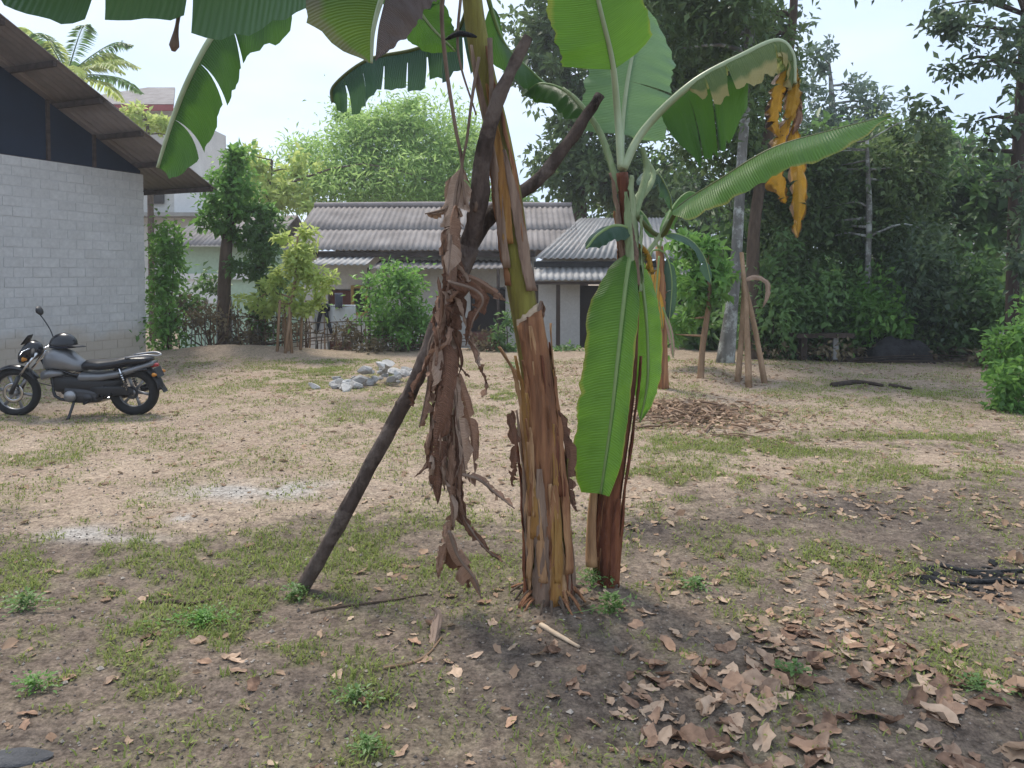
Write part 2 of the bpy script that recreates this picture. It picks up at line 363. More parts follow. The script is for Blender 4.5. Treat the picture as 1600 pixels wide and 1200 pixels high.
# ------------------------------------------------------------------ ground
GRASS = []                              # (px, py, rx px, ry px, amount) -> world ellipses
def gz(px, py, rx, ry, a):
    c = Gp(px, py); l = Gp(px - rx, py); u = Gp(px, py - ry); d = Gp(px, py + ry)
    GRASS.append((c[0], (u[1] + d[1]) / 2, abs(c[0] - l[0]), abs(u[1] - d[1]) / 2, a))
for a in [(150, 950, 260, 90, .8), (315, 975, 60, 45, 1.2), (320, 1040, 140, 50, .9), (250, 860, 260, 30, .5), (60, 1075, 60, 25, .8), (590, 860, 120, 45, .55), (440, 900, 120, 40, .6),
          (1180, 700, 190, 14, .9), (1100, 752, 150, 16, .9), (1480, 745, 130, 14, .6), (1500, 690, 130, 12, .5), (1040, 790, 60, 22, .6), (1240, 850, 60, 40, .55),
          (1350, 880, 90, 20, .5), (1090, 915, 35, 14, .9), (1000, 1005, 80, 18, .9), (540, 1050, 60, 18, .6), (560, 1090, 40, 16, .9), (570, 1180, 30, 22, .7),
          (1240, 1050, 30, 25, .8), (1530, 1060, 70, 50, .5), (780, 620, 30, 18, .5), (500, 580, 90, 20, .4), (740, 850, 60, 50, .4), (900, 1180, 60, 20, .15),
          (100, 720, 160, 25, .25), (640, 640, 100, 30, .3), (1400, 620, 150, 20, .2), (1150, 900, 120, 50, .35), (30, 880, 40, 60, .6), (1560, 900, 50, 30, .35), (470, 935, 30, 12, .9)]:
    gz(*a)
def grass_amt(x, y):
    g = 0
    for cx, cy, rx, ry, a in GRASS: g = g + a * gauss(x, y, cx, cy, rx * 1.1, ry * 1.1)
    n = .55 * fbm(x * 2.1 + 31, y * 2.1 + 7, 4) + .45 * fbm(x * 8.5 + 3, y * 8.5 + 61, 3)
    return np.clip((g + .20) * sst(.40, .60, n) * 1.7, 0, 1.4)
def sand_amt(x, y):
    e = y + (fbm(x * .9, y * .9 + 40, 4) - .5) * 2.2
    s = sst(4.0, 5.2, e - .35 * np.clip(x, 0, 6)) * (1 - .45 * sst(.8, 3.0, x) * (1 - sst(7.0, 9.0, y)))
    band = gauss(x * 0, y, 0, Gp(1200, 728)[1], 1, .22) * sst(.3, 1.2, x)
    return np.clip(s + .6 * band, 0, 1)
def pale_amt(x, y):
    p = 0
    for px, py, rx, ry, a in [(405, 768, 110, 15, 1.), (290, 808, 30, 7, .9), (120, 832, 45, 9, 1.), (190, 840, 70, 6, .5)]:
        c = Gp(px, py); l = Gp(px - rx, py); u = Gp(px, py - ry); d = Gp(px, py + ry)
        p = p + a * gauss(x, y, c[0], c[1], abs(c[0] - l[0]), abs(u[1] - d[1]) / 2)
    return np.clip(p * sst(.25, .6, fbm(x * 4, y * 4 + 3, 4)) * 1.3, 0, 1)
def dark_amt(x, y):
    p = 0
    for px, py, rx, ry, a in [(1000, 825, 90, 22, 1.0), (1540, 900, 150, 30, 1.3), (1300, 790, 200, 28, .85), (1480, 840, 120, 30, .6), (840, 1010, 110, 30, .6), (520, 1080, 250, 40, .5), (900, 1110, 150, 60, .45),
                              (120, 1165, 200, 30, .6), (560, 630, 70, 12, .4), (1080, 650, 80, 18, .5), (600, 935, 160, 20, .5), (1350, 600, 60, 8, .7), (700, 1110, 300, 40, .3)]:
        c = Gp(px, py); l = Gp(px - rx, py); u = Gp(px, py - ry); d = Gp(px, py + ry)
        p = p + a * gauss(x, y, c[0], c[1], abs(c[0] - l[0]), abs(u[1] - d[1]) / 2)
    return np.clip(p, 0, 1)

ys = np.concatenate([[-900, -200, -60, -20, -6, -1, .6], np.exp(np.linspace(math.log(1.3), math.log(19), 300)), [19.6, 20.5, 22, 25, 30, 40, 60, 100, 200, 400, 1000]])
xs = np.concatenate([[-1000, -300, -100, -50, -25, -16, -12], np.linspace(-9.5, 9.5, 420), [12, 16, 25, 50, 100, 300, 1000]])
X, Y = np.meshgrid(xs, ys); Z = H(X, Y)
mb = MB(); nI, nJ = X.shape; idx = np.arange(nI * nJ).reshape(nI, nJ)
mb.add(np.stack([X, Y, Z], -1).reshape(-1, 3), np.stack([idx[:-1, :-1], idx[:-1, 1:], idx[1:, 1:], idx[1:, :-1]], -1).reshape(-1, 4))
t = NT('yard_ground'); g = t.n('ShaderNodeNewGeometry').outputs['Position']
f1, f2, f3 = t.noise(1.4, 6, .6, coord=g), t.noise(11, 6, .65, coord=g), t.noise(70, 5, .7, coord=g)
sand = t.mix(.5, t.ramp(f2, [(.3, (.24, .175, .13)), (.68, (.53, .42, .32))]), t.ramp(f1, [(.35, (.345, .255, .19)), (.65, (.48, .375, .28))]))
soil = t.mix(.45, t.ramp(f2, [(.3, (.07, .055, .045)), (.7, (.34, .265, .205))]), t.ramp(f1, [(.35, (.14, .106, .084)), (.65, (.29, .225, .175))]))
k = t.math('ADD', t.attr('sand'), t.math('MULTIPLY', t.math('SUBTRACT', f2, .5), .9), True)
col = t.mix(t.ramp(k, [(.25, (0, 0, 0)), (.75, (1, 1, 1))]), soil, sand)
kg = t.math('ADD', t.attr('grassy'), t.math('MULTIPLY', t.math('SUBTRACT', f2, .5), 1.2), True)
col = t.mix(t.math('MULTIPLY', kg, .6), col, t.ramp(f2, [(.3, (.10, .105, .045)), (.7, (.19, .19, .09))]))
col = t.mix(t.math('MULTIPLY', t.attr('dark'), .75), col, t.ramp(f2, [(.35, (.035, .03, .03)), (.7, (.13, .11, .10))]))
col = t.mix(t.attr('pale'), col, t.ramp(f2, [(.3, (.38, .34, .30)), (.7, (.52, .49, .45))]))
col = t.mix(.7, col, t.ramp(t.noise(28, 6, .7, coord=g), [(.36, (.4, .38, .36)), (.5, (.9, .9, .9)), (.64, (1.25, 1.22, 1.2))]), 'MULTIPLY')
col = t.mix(.55, col, t.ramp(f3, [(.34, (.18, .17, .16)), (.5, (.8, .8, .8)), (.66, (1.5, 1.46, 1.42))]), 'MULTIPLY')
t.l(col, t.p.inputs['Base Color']); t.p.inputs['Roughness'].default_value = .95; t.p.inputs['Specular IOR Level'].default_value = .12
hh = t.math('ADD', t.math('MULTIPLY', f2, .6), t.math('MULTIPLY', f3, .35)); t.bump(hh, .03, .8)
ground = mb.build('ground', t.m)
for nm, fn in (('sand', sand_amt), ('grassy', grass_amt), ('dark', dark_amt), ('pale', pale_amt)):
    a = ground.data.attributes.new(nm, 'FLOAT', 'POINT'); a.data.foreach_set('value', np.broadcast_to(fn(X, Y), X.shape).astype(np.float32).ravel())
tag(ground, 'uneven yard of bare sandy soil and dark earth with thin grass', 'ground', kind='structure')

# ------------------------------------------------------------------ foliage generators
def leaf_mesh(mb, c, ax, up, L, W, tint, fold=.25):
    """two-triangle folded leaves: c (n,3) base, ax (n,3) axis, up (n,3) rough normal"""
    ax = nrm(ax); s = nrm(np.cross(ax, up)); nn = np.cross(s, ax); n = len(c)
    L = np.broadcast_to(L, (n,))[:, None]; W = np.broadcast_to(W, (n,))[:, None]
    m = c + ax * L * .45
    v = np.stack([c, m + s * W * .5 + nn * W * fold, c + ax * L - nn * L * .12, m - s * W * .5 + nn * W * fold], 1).reshape(-1, 3)
    b = np.arange(n)[:, None] * 4
    mb.add(v, np.vstack([b + [0, 1, 2], b + [0, 2, 3]]), np.repeat(tint, 4))

def crown(mb, c, r, n, size, clumpiness=.28, aspect=.5, droop=.3, hollow=.5, lift=0.0, nclump=None):
    """leaves gathered in clumps through an ellipsoid"""
    c = np.asarray(c); r = np.asarray(r); nc = nclump or max(6, int(n / 55))
    d = nrm(rng.normal(size=(nc, 3))); rad = rng.random(nc) ** hollow
    d *= (1 + .55 * (rng.random(nc) - .42))[:, None]
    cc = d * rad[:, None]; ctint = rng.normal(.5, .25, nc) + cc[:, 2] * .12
    k = rng.integers(0, nc, n); off = rng.normal(size=(n, 3)) * clumpiness * (.5 + rng.random(nc))[k][:, None]
    p = c + (cc[k] + off * .62) * r
    ax = nrm(rng.normal(size=(n, 3)) + nrm(off) * .9 + np.array([0, 0, -droop]))
    up = nrm(rng.normal(size=(n, 3)) * .55 + np.array([0, 0, 1.0]))
    L = size * (.6 + .8 * rng.random(n))
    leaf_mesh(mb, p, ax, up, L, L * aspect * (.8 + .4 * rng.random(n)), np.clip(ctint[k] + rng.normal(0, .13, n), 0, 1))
    return c + cc * r

def blob(px, py, rx, ry, Yd, dep=.85):
    c = P(px, py, Yd); return c, np.array([rx * Yd / F, max(rx, ry) * Yd / F * dep, ry * Yd / F])

def tree(name, label, cat, base, trunk, rads, blobs, size, cov, leafm, barkm, group=None, nlimb=10, aspect=.5, clump=.28, hollow=.5, droop=.3, seg=10, kind_parts=('trunk', 'crown'), limb_r=None, maxn=15000):
    bz = Hf(*base); root = empty(name, (base[0], base[1], bz), label, cat, group)
    path = cr([(base[0], base[1], bz - .06)] + [tuple(P(*q)) for q in trunk], 8 + 5 * len(trunk))
    rr = np.interp(np.linspace(0, 1, len(path)), np.linspace(0, 1, len(rads)), rads)
    tm = MB().tube(path, rr, seg, .14); cm = MB(); cen = []
    for b in blobs:
        c, r = blob(*b[:5], *(b[5:6])); lp = size * F / b[4]
        n = int(min(maxn, max(60, 1.7 * cov * math.pi * b[2] * b[3] / (lp * lp * aspect * .55))))
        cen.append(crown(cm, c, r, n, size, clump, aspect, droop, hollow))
    cen = np.vstack(cen)
    top = path[len(path) // 3:]; rt = rr[len(path) // 3:]
    for q in cen[rng.permutation(len(cen))[:nlimb]]:
        below = np.where(top[:, 2] < q[2] + .1)[0]
        cand = below if len(below) else np.array([0])
        j = cand[np.argmin(np.linalg.norm(top[cand] - q, axis=1) - top[cand][:, 2] * .2)]
        a = top[j]; mid = (a + q) / 2 + rng.normal(size=3) * .06 * np.linalg.norm(q - a) + np.array([0, 0, .08 * np.linalg.norm(q - a)])
        r0 = min(rt[j] * .55, limb_r or 9)
        tm.tube(cr([a, mid, q], 7), np.linspace(r0, max(.004, r0 * .18), 7), 6, .1)
    tm.build(kind_parts[0], barkm, root); cm.build(kind_parts[1], leafm, root)
    return root

def shrub(name, label, cat, px, py_base, Yd, blobs, size, cov, leafm, barkm, group=None, nst=7, aspect=.5, **k):
    g0 = P(px, py_base, Yd); base = (g0[0], Yd); bz = Hf(*base)
    root = empty(name, (base[0], base[1], bz), label, cat, group); cm, tm, cen = MB(), MB(), []
    for b in blobs:
        c, r = blob(*b[:5], *(b[5:6])); lp = size * F / b[4]
        n = int(min(12000, max(60, 1.7 * cov * math.pi * b[2] * b[3] / (lp * lp * aspect * .55)))); cen.append(crown(cm, c, r, n, size, aspect=aspect, **{'clumpiness': .42, 'hollow': .42, **k}))
    cen = np.vstack(cen)
    for q in cen[rng.permutation(len(cen))[:nst]]:
        a = np.array([base[0] + rng.normal() * .06, base[1] + rng.normal() * .06, bz - .05]); m = (a + q) / 2 + rng.normal(size=3) * .05
        r0 = .012 + .012 * rng.random(); tm.tube(cr([a, m, q], 8), np.linspace(r0, .005, 8), 6, .15)
    tm.build('stem', barkm, root); cm.build('foliage', leafm, root); return root


# ------------------------------------------------------------------ buildings
def corr_sheet(x0, x1, fn, th=.008, period=.146, amp=.024, rows=4, v0=0., v1=1., phase=0.0):
    """corrugated sheet: fn(s, v) -> surface point and normal; s in metres across the corrugations"""
    ns = max(6, int((x1 - x0) / period * 6)); s = np.linspace(x0, x1, ns); v = np.linspace(v0, v1, rows)
    g = np.zeros((rows, ns, 3))
    for i, vv in enumerate(v):
        for j, ss in enumerate(s):
            p, n = fn(ss, vv); g[i, j] = p + n * amp * math.sin(2 * math.pi * (ss + phase) / period)
    return MB().slab(g, th)

# workshop of cement blocks: local x runs along the wall towards the camera, local y points out of the wall
C0 = P(229, 550, 14.3); zw = 3.36
u_ = nrm(np.array([-.40, -.95])); ang = math.atan2(u_[1], u_[0])
shed = empty('block_workshop', (C0[0], C0[1], 0), 'grey cement block workshop with brown corrugated roof and open dark blue gable', 'building', rz=ang)
LEN, CH, BL = 7.2, .155, .31
zb = -.12
mb = MB(); mb.box((LEN / 2, -.105, (zw + zb) / 2), (LEN - .02, .186, zw - zb - .01)); mb.box((-.0 + .1, -2.6, (zw + zb) / 2), (.2, 4.8, zw - zb - .01))
wall = mb.build('wall', M['mortar'], shed, smooth=False, world=False)
bm_ = MB(); d = (BL - .012, .05, CH - .012); b0 = .006
q = np.array([[x, y, z] for z in (-1, 1) for y in (-1, 1) for x in (-1, 1)], float) * np.array(d) / 2
q2 = q.copy(); front = q2[:, 1] > 0; q2[front, 0] *= 1 - .014; q2[front, 2] *= 1 - .03
blk0 = None; rb = random.Random(5)
def put_block(x, z, half=False):
    global blk0
    if blk0 is None:
        o = MB().add(q2, [[0, 2, 3, 1], [4, 5, 7, 6], [0, 1, 5, 4], [2, 6, 7, 3], [0, 4, 6, 2], [1, 3, 7, 5]]).build('block', M['block'], wall, smooth=False, world=False); blk0 = o
    else:
        o = blk0.copy(); COL.objects.link(o); o.parent = wall
    o.location = (x, -.0315 + rb.uniform(-.003, .003), z); o.scale = (.5 if half else 1, 1, 1); o.rotation_euler = (0, 0, rb.uniform(-.006, .006))
far_blocks = []
nrow = int(round((zw - zb) / CH))
for r in range(nrow):
    z = zb + (r + .5) * (zw - zb) / nrow; o0 = 0 if r % 2 == 0 else BL / 2
    if r % 2: put_block(BL / 4, z, True)
    for kx in range(int((LEN - o0 - .05) / BL)):
        if kx < 12: put_block(o0 + (kx + .5) * BL, z)
        else: far_blocks.append((o0 + (kx + .5) * BL, z))
fb = MB()
for x, z in far_blocks: fb.add(q2 + np.array([x, -.0315 + rb.uniform(-.003, .003), z]), [[0, 2, 3, 1], [4, 5, 7, 6], [0, 1, 5, 4], [2, 6, 7, 3], [0, 4, 6, 2], [1, 3, 7, 5]])
tag(fb.build('block_courses', M['block'], wall, smooth=False, world=False), kind='stuff')
SL = .50
def roofz(x): return zw + .06 + SL * x
# roof sheets, each its own piece; corrugations run down the slope
nr = nrm(np.array([-SL, 0, 1.0]))
OUT, XE = 1.0, -.80
w = .98; k = 0; y1 = OUT
roof = None
while y1 > -4.2:
    for (a, b, lift) in ((XE, 1.55, 0), (1.35, 4.3, .016), (4.1, 7.3, .03)):
        fn = lambda s, v, a=a, b=b, lift=lift: (np.array([a + (b - a) * v, s, roofz(a + (b - a) * v) + .11 + lift]), nr)
        o = corr_sheet(y1 - w - .05, y1, fn).build('roof_sheet', M['brown_sheet'], shed, world=False)
        o.rotation_euler = (0, 0, 0)
    y1 -= w; k += 1
for x in np.arange(-.68, 7, .78):
    MB().box((0, 0, 0), (.06, OUT + 3.4, .085)).build('purlin', M['timber_dark'], shed, smooth=False, world=False).location = (x, (OUT - 3.4) / 2 - .03, roofz(x) + .035)
for x in (-.1, 7.0):
    pass
rf = MB()
rf.slab(np.array([[[.05, -.06, zw + .01], [.05, -.06, roofz(.05) - .02]], [[LEN, -.06, zw + .01], [LEN, -.06, roofz(LEN) - .02]]]), .03)
rf.build('gable_panel', M['tarp_shade_blue'], shed, smooth=False, world=False)  # blue tarp and the open gable's dark inside, shade put into one colour
for x in (1.02, 1.86, 3.6, 5.2):
    MB().box((x, -.012, (zw + roofz(x)) / 2), (.05, .05, roofz(x) - zw - .02)).build('gable_post', M['timber_dark'], shed, smooth=False, world=False)

# ------- long low house behind the yard
def house_box(px0, px1, Yf, ytop, depth=4.0, zb=-.85):
    a, b = P(px0, ytop, Yf), P(px1, ytop, Yf); return a[0], b[0], a[2], zb
def roof_slope(root, x0, x1, y0, z0, y1, z1, mat, sheet=1.0, rows=2, left_hip=0.0, partname='roof_sheet', amp=.018, lap=.15):
    n = nrm(np.array([0, -(z1 - z0), (y1 - y0)])); m = max(1, int(round((x1 - x0) / sheet))); sw = (x1 - x0) / m
    for i in range(m):
        for r in range(rows):
            a, b = r / rows - (lap / rows if r else 0), (r + 1) / rows
            fn = lambda s, v, a=a, b=b, r=r: (np.array([s + (left_hip * (a + (b - a) * v) * max(0, 1 - (s - x0) / (x1 - x0))), y0 + (y1 - y0) * (a + (b - a) * v), z0 + (z1 - z0) * (a + (b - a) * v) + .014 * r]), n)
            corr_sheet(x0 + i * sw - (.04 if i else 0), x0 + (i + 1) * sw, fn, amp=amp).build(partname, mat, root)

hx0, hx1 = P(452, 400, 19)[0], P(905, 400, 19)[0]
hz_e, hz_r = P(600, 391, 18.6)[2], P(600, 323, 21.5)[2]
house = empty('long_house', ((hx0 + hx1) / 2, 19.2, -.8), 'long low house with grey cement sheet roof beyond the rubble heap', 'house')
mb = MB(); x0w, x1w = hx0 + .3, P(838, 400, 19)[0]
dx0, dx1 = P(512, 450, 19.2)[0], P(548, 450, 19.2)[0]; wx0, wx1 = P(549, 450, 19.2)[0], P(575, 450, 19.2)[0]
gx0, gx1 = P(735, 450, 19.2)[0], P(790, 450, 19.2)[0]
for a, b, z0, z1 in [(x0w, dx0, -.9, hz_e), (dx0, dx1, 1.15, hz_e), (dx1, wx0 + .02, -.9, hz_e), (wx0 + .02, wx1, -.9, .55), (wx0 + .02, wx1, 1.2, hz_e), (wx1, gx0, -.9, hz_e), (gx0, gx1, 1.2, hz_e), (gx1, x1w, -.9, hz_e)]:
    mb.box(((a + b) / 2, 19.3, (z0 + z1) / 2), (b - a, .2, z1 - z0))
mb.box(((x0w + x1w) / 2, 23.4, (hz_e - .9) / 2), (x1w - x0w, .2, hz_e + .9))
for xx in (x0w + .1, x1w - .1): mb.box((xx, 21.4, (hz_e - .9) / 2), (.19, 3.9, hz_e + .9))
mb.box(((x0w + x1w) / 2, 21.4, -.86), (x1w - x0w - .1, 3.8, .06))
mb.build('wall', M['white_wall'], house, smooth=False)
roof_slope(house, hx0, P(905, 400, 19)[0], 18.55, hz_e, 21.5, hz_r, M['asbestos'])
roof_slope(house, hx0, hx1, 24.3, hz_e, 21.5, hz_r, M['asbestos'], rows=1, sheet=2.3)
MB().tube(cr([(hx0, 21.5, hz_r + .03), ((hx0 + hx1) / 2, 21.5, hz_r + .05), (hx1, 21.5, hz_r + .03)], 12), .09, 8, .05).build('ridge_cap', M['brown_sheet'], house)
MB().box(((hx0 + x1w) / 2, 18.68, hz_e - .10), (x1w - hx0 - .1, .05, .12)).build('fascia', M['timber_dark'], house, smooth=False)
# lean-to canopies
aw0, aw1 = P(488, 412, 18)[0], P(578, 412, 18)[0]
roof_slope(house, aw0, aw1, 17.7, P(500, 414, 17.7)[2], 19.18, P(500, 397, 19.2)[2], M['metal_sheet'], 1.0, 1, partname='canopy_sheet')
aw2, aw3 = P(580, 418, 18)[0], P(832, 418, 18)[0]
roof_slope(house, aw2, aw3, 17.9, P(600, 420, 17.9)[2], 19.18, P(600, 407, 19.2)[2], M['asbestos'], 1.0, 1, partname='canopy_sheet')
for x in (aw0 + .1, aw1 - .02, aw3 - .8, (aw2 + aw3) / 2):
    zt = P(500, 416, 17.8)[2] - .03
    MB().tube([(x, 17.95, Hf(x, 17.95) - .05), (x, 17.95, zt)], .035, 8).build('canopy_post', M['timber_dark'], house)
d = MB().box(((dx0 + dx1) / 2, 19.34, .12), (dx1 - dx0 - .04, .05, 2.0)).build('door', M['red_wood'], house, smooth=False)
for zc in (-.35, .6): MB().box(((dx0 + dx1) / 2 + .02, 19.30, zc), ((dx1 - dx0) * .55, .03, .55)).build('panel', M['dark_wood'], d, smooth=False)
MB().box((dx0 + .05, 19.3, .45), (.03, .05, .12)).build('handle', M['chrome'], d, smooth=False)
wd = MB()
for a, b, z0, z1 in [(wx0, wx0 + .07, .5, 1.25), (wx1 - .07, wx1, .5, 1.25), (wx0 + .07, wx1 - .07, .5, .58), (wx0 + .07, wx1 - .07, 1.17, 1.25)]: wd.box(((a + b) / 2, 19.19, (z0 + z1) / 2), (b - a, .1, z1 - z0))
wd = wd.build('window', M['yellow_wood'], house, smooth=False)
MB().box(((wx0 + wx1) / 2, 19.26, .87), (wx1 - wx0 - .1, .02, .62)).build('pane', M['glass_dark'], wd, smooth=False)
MB().box(((gx0 + gx1) / 2, 19.36, .12), (gx1 - gx0 - .02, .05, 2.05)).build('door', M['dark_wood'], house, smooth=False)

# right wing with corrugated hip and awning
rx0, rx1 = P(834, 405, 18.2)[0], P(1075, 405, 18.2)[0]
ez, rz_ = P(900, 404, 18.0)[2], P(900, 341, 20.6)[2]
wing = empty('corrugated_annex', ((rx0 + rx1) / 2, 18.4, -.8), 'white walled annex under ribbed grey roof with ribbed awning behind the banana stems', 'house')
hip = P(905, 341, 20.6)[0] - P(834, 404, 18.0)[0]
roof_slope(wing, rx0, rx1, 18.0, ez, 20.6, rz_, M['metal_sheet'], .9, 1, left_hip=hip)
roof_slope(wing, rx0 + .3, rx1, 23.0, ez, 20.6, rz_, M['metal_sheet'], 2.0, 1, left_hip=hip)
mb = MB(); ox0, ox1 = P(906, 480, 18.4)[0], P(948, 480, 18.4)[0]; wt = ez - .04
for a, b, z0, z1 in [(rx0 + .1, ox0, -.9, wt), (ox0, ox1, 1.3, wt), (ox1, rx1 - .2, -.9, wt)]: mb.box(((a + b) / 2, 18.5, (z0 + z1) / 2), (b - a, .2, z1 - z0))
mb.box((rx0 + .2, 20.6, (wt - .9) / 2), (.2, 4.0, wt + .9)); mb.box((rx1 - .3, 20.6, (wt - .9) / 2), (.2, 4.0, wt + .9))
mb.build('wall', M['white_wall'], wing, smooth=False)
MB().box(((ox0 + ox1) / 2, 18.57, .2), (ox1 - ox0 - .03, .05, 2.1)).build('door', M['dark_wood'], wing, smooth=False)  # dark sheet across the door opening, its colour stands for the shade inside
az0, az1 = P(900, 438, 17.4)[2], P(900, 414, 18.3)[2]
roof_slope(wing, rx0, rx1, 17.4, az0, 18.36, az1, M['metal_sheet'], .9, 1, partname='awning_sheet')
MB().box(((rx0 + rx1) / 2, 18.18, ez - .13), (rx1 - rx0, .06, .14)).build('fascia', M['black_plastic'], wing, smooth=False)
MB().box(((rx0 + rx1) / 2, 17.52, az0 - .06), (rx1 - rx0, .05, .07)).build('awning_rail', M['timber_dark'], wing, smooth=False)
for px in (838, 872, 1005):
    x = P(px, 500, 17.55)[0]; MB().box((x, 17.55, (az0 - .1 - .85) / 2), (.09, .09, az0 + .75)).build('awning_post', M['bark_dark'], wing, smooth=False)
MB().box((P(757, 520, 17.9)[0], 17.95, -.33), (.62, .5, 1.0)).build('red_water_drum', M['red_wood'], None, smooth=False, origin=(P(757, 520, 17.9)[0], 17.95, -.83))
tag(bpy.data.objects['red_water_drum'], 'red brown crate standing under the house canopy behind the dead banana leaves', 'crate'); bpy.data.objects['red_water_drum'].name = 'red_crate'

# pale green house at the left
gxa, gxb = P(262, 380, 23.5)[0], P(430, 380, 23.5)[0]
gh = empty('pale_green_house', ((gxa + gxb) / 2, 24, -.8), 'pale green walled house with small grey roof beside the block workshop', 'house')
e0, e1 = P(300, 383, 23.2)[2], P(300, 337, 26)[2]
roof_slope(gh, gxa, gxb, 23.2, e0, 26, e1, M['asbestos'], 1.1, 1); roof_slope(gh, gxa, gxb, 28.8, e0, 26, e1, M['asbestos'], 3, 1)
MB().box(((gxa + gxb) / 2, 25.9, (e0 - .9) / 2), (gxb - gxa - .4, 4.2, e0 + .86)).build('wall', M['green_wall'], gh, smooth=False)
MB().box(((gxa + gxb) / 2, 23.72, P(300, 432, 23.7)[2]), (gxb - gxa - .35, .12, .18)).build('wall_band', M['white_paint'], gh, smooth=False)
gw = MB().box((P(310, 470, 23.7)[0], 23.76, P(310, 455, 23.7)[2]), (1.3, .08, .75)).build('window', M['white_paint'], gh, smooth=False)
MB().box((P(310, 470, 23.7)[0], 23.715, P(310, 455, 23.7)[2]), (1.1, .03, .6)).build('pane', M['white_paint'], gw, smooth=False)

# two-storey house further off
tx0, tx1 = P(110, 300, 38)[0], P(272, 300, 38)[0]
th = empty('two_storey_house', ((tx0 + tx1) / 2, 41, -.8), 'distant cream two storey house with red edged roof behind the block workshop', 'house')
tz = P(250, 172, 38)[2]; tr = P(230, 140, 42)[2]
MB().box(((tx0 + tx1) / 2, 41.5, (tz - .8) / 2), (tx1 - tx0, 7, tz + .8)).build('wall', M['cream_wall'], th, smooth=False)
g = np.array([[[tx0 - .8, 37.2, tz], [tx1 + .4, 37.2, tz]], [[tx0 + 2, 42, tr], [tx1 - 1.6, 42, tr]]]); MB().slab(g, .12).build('roof', M['asbestos'], th, smooth=False)
MB().box(((tx0 + tx1) / 2 - .2, 37.12, tz - .08), (tx1 - tx0 + 1.2, .1, .28)).build('fascia', M['red_trim'], th, smooth=False)
w0, w1, zt, zb_ = P(277, 300, 38)[0], P(316, 300, 38)[0], P(300, 300, 38)[2], P(300, 331, 38)[2]
wf = MB().box(((w0 + w1) / 2, 37.97, (zt + zb_) / 2), (w1 - w0 + .24, .12, zt - zb_ + .24)).build('window', M['white_paint'], th, smooth=False)
for i in range(3):
    ww = (w1 - w0) / 3; MB().box((w0 + (i + .5) * ww, 37.9, (zt + zb_) / 2), (ww - .07, .03, zt - zb_ - .04)).build('pane', M['glass_dark'], wf, smooth=False)
lw = P(352, 300, 38)[0]; lz = P(300, 284, 38)[2]
MB().box(((tx1 + lw) / 2 + .02, 40, (lz - .8) / 2), (lw - tx1 - .02, 4, lz + .8)).build('wall', M['cream_wall'], th, smooth=False)
MB().box(((tx0 + lw) / 2, 37.4, P(300, 336, 37.4)[2]), (lw - tx0, 1.1, .18)).build('balcony_slab', M['concrete'], th, smooth=False)
MB().box((P(244, 300, 37.9)[0], 37.9, P(244, 302, 37.9)[2]), (.75, .1, 1.0)).build('opening_shade', M['dark_wood'], th, smooth=False)  # solid dark box on the wall, shade of an opening put into its colour

# roof on the far right
qx0, qx1 = P(1440, 400, 24)[0], P(1640, 400, 24)[0]
qh = empty('hidden_house', ((qx0 + qx1) / 2, 25, -.8), 'house with pale sheet roof half hidden by dark trees', 'house')
e0, e1 = P(1500, 403, 23.4)[2], P(1500, 343, 26)[2]
roof_slope(qh, qx0, qx1, 23.4, e0, 26, e1, M['metal_sheet'], 1.1, 1)
roof_slope(qh, qx0, qx1, 28.6, e0, 26, e1, M['metal_sheet'], 3, 1)
MB().box(((qx0 + qx1) / 2, 25.9, (e0 - .9) / 2), (qx1 - qx0 - .5, 4.0, e0 + .86)).build('wall', M['concrete'], qh, smooth=False)

# ------------------------------------------------------------------ trees and shrubs
BG = 'trees behind the yard'
tree('grey_barked_tree', 'tree with pale lichen patched straight trunk beside leaning poles', 'tree', tuple(Gp(1133, 572)[:2]),
     [(1143, 480, 12.8), (1152, 380, 12.9), (1158, 260, 13), (1168, 120, 13.2), (1176, -60, 13.4), (1180, -200, 13.5)], [.155, .105, .095, .09, .085, .075, .04],
     [(1120, 30, 120, 85, 13.2), (1010, -30, 120, 60, 13.6), (1190, 130, 55, 100, 13.4), (1120, 210, 80, 75, 14.2), (1040, 130, 60, 60, 14.4), (1150, -130, 160, 70, 13.3)], .15, 2.6, M['fol_dark'], M['bark_grey'], None, 16)
tree('tall_dark_tree', 'tall tree with dark slanting trunk rising behind the grey barked tree', 'tree', tuple(Gp(1178, 560)[:2]),
     [(1176, 460, 14.2), (1180, 340, 14.3), (1205, 190, 14.6), (1236, 60, 14.8), (1244, -120, 15)], [.12, .11, .10, .10, .09, .06],
     [(1130, 100, 90, 90, 16), (1190, 30, 60, 60, 15.5), (1080, 60, 70, 80, 16.5), (1210, 240, 60, 60, 15.6), (1140, 300, 70, 50, 16)], .16, 2.6, M['fol_deep'], M['bark_brown'], None, 12)
tree('leafy_tree', 'dark leafy tree growing over the annex roof', 'tree', (P(905, 400, 25)[0], 25.),
     [(905, 330, 25), (900, 230, 25), (885, 120, 25), (870, 20, 25)], [.3, .26, .2, .15, .08],
     [(862, 40, 62, 75, 24.5), (900, 150, 62, 70, 25), (880, 260, 50, 75, 24.5), (950, 250, 60, 80, 25), (845, 110, 38, 35, 24), (1000, 90, 80, 90, 26), (900, -30, 90, 50, 25), (1010, 290, 70, 60, 25)], .26, 3.4, M['fol_dark'], M['bark_brown'], None, 18)
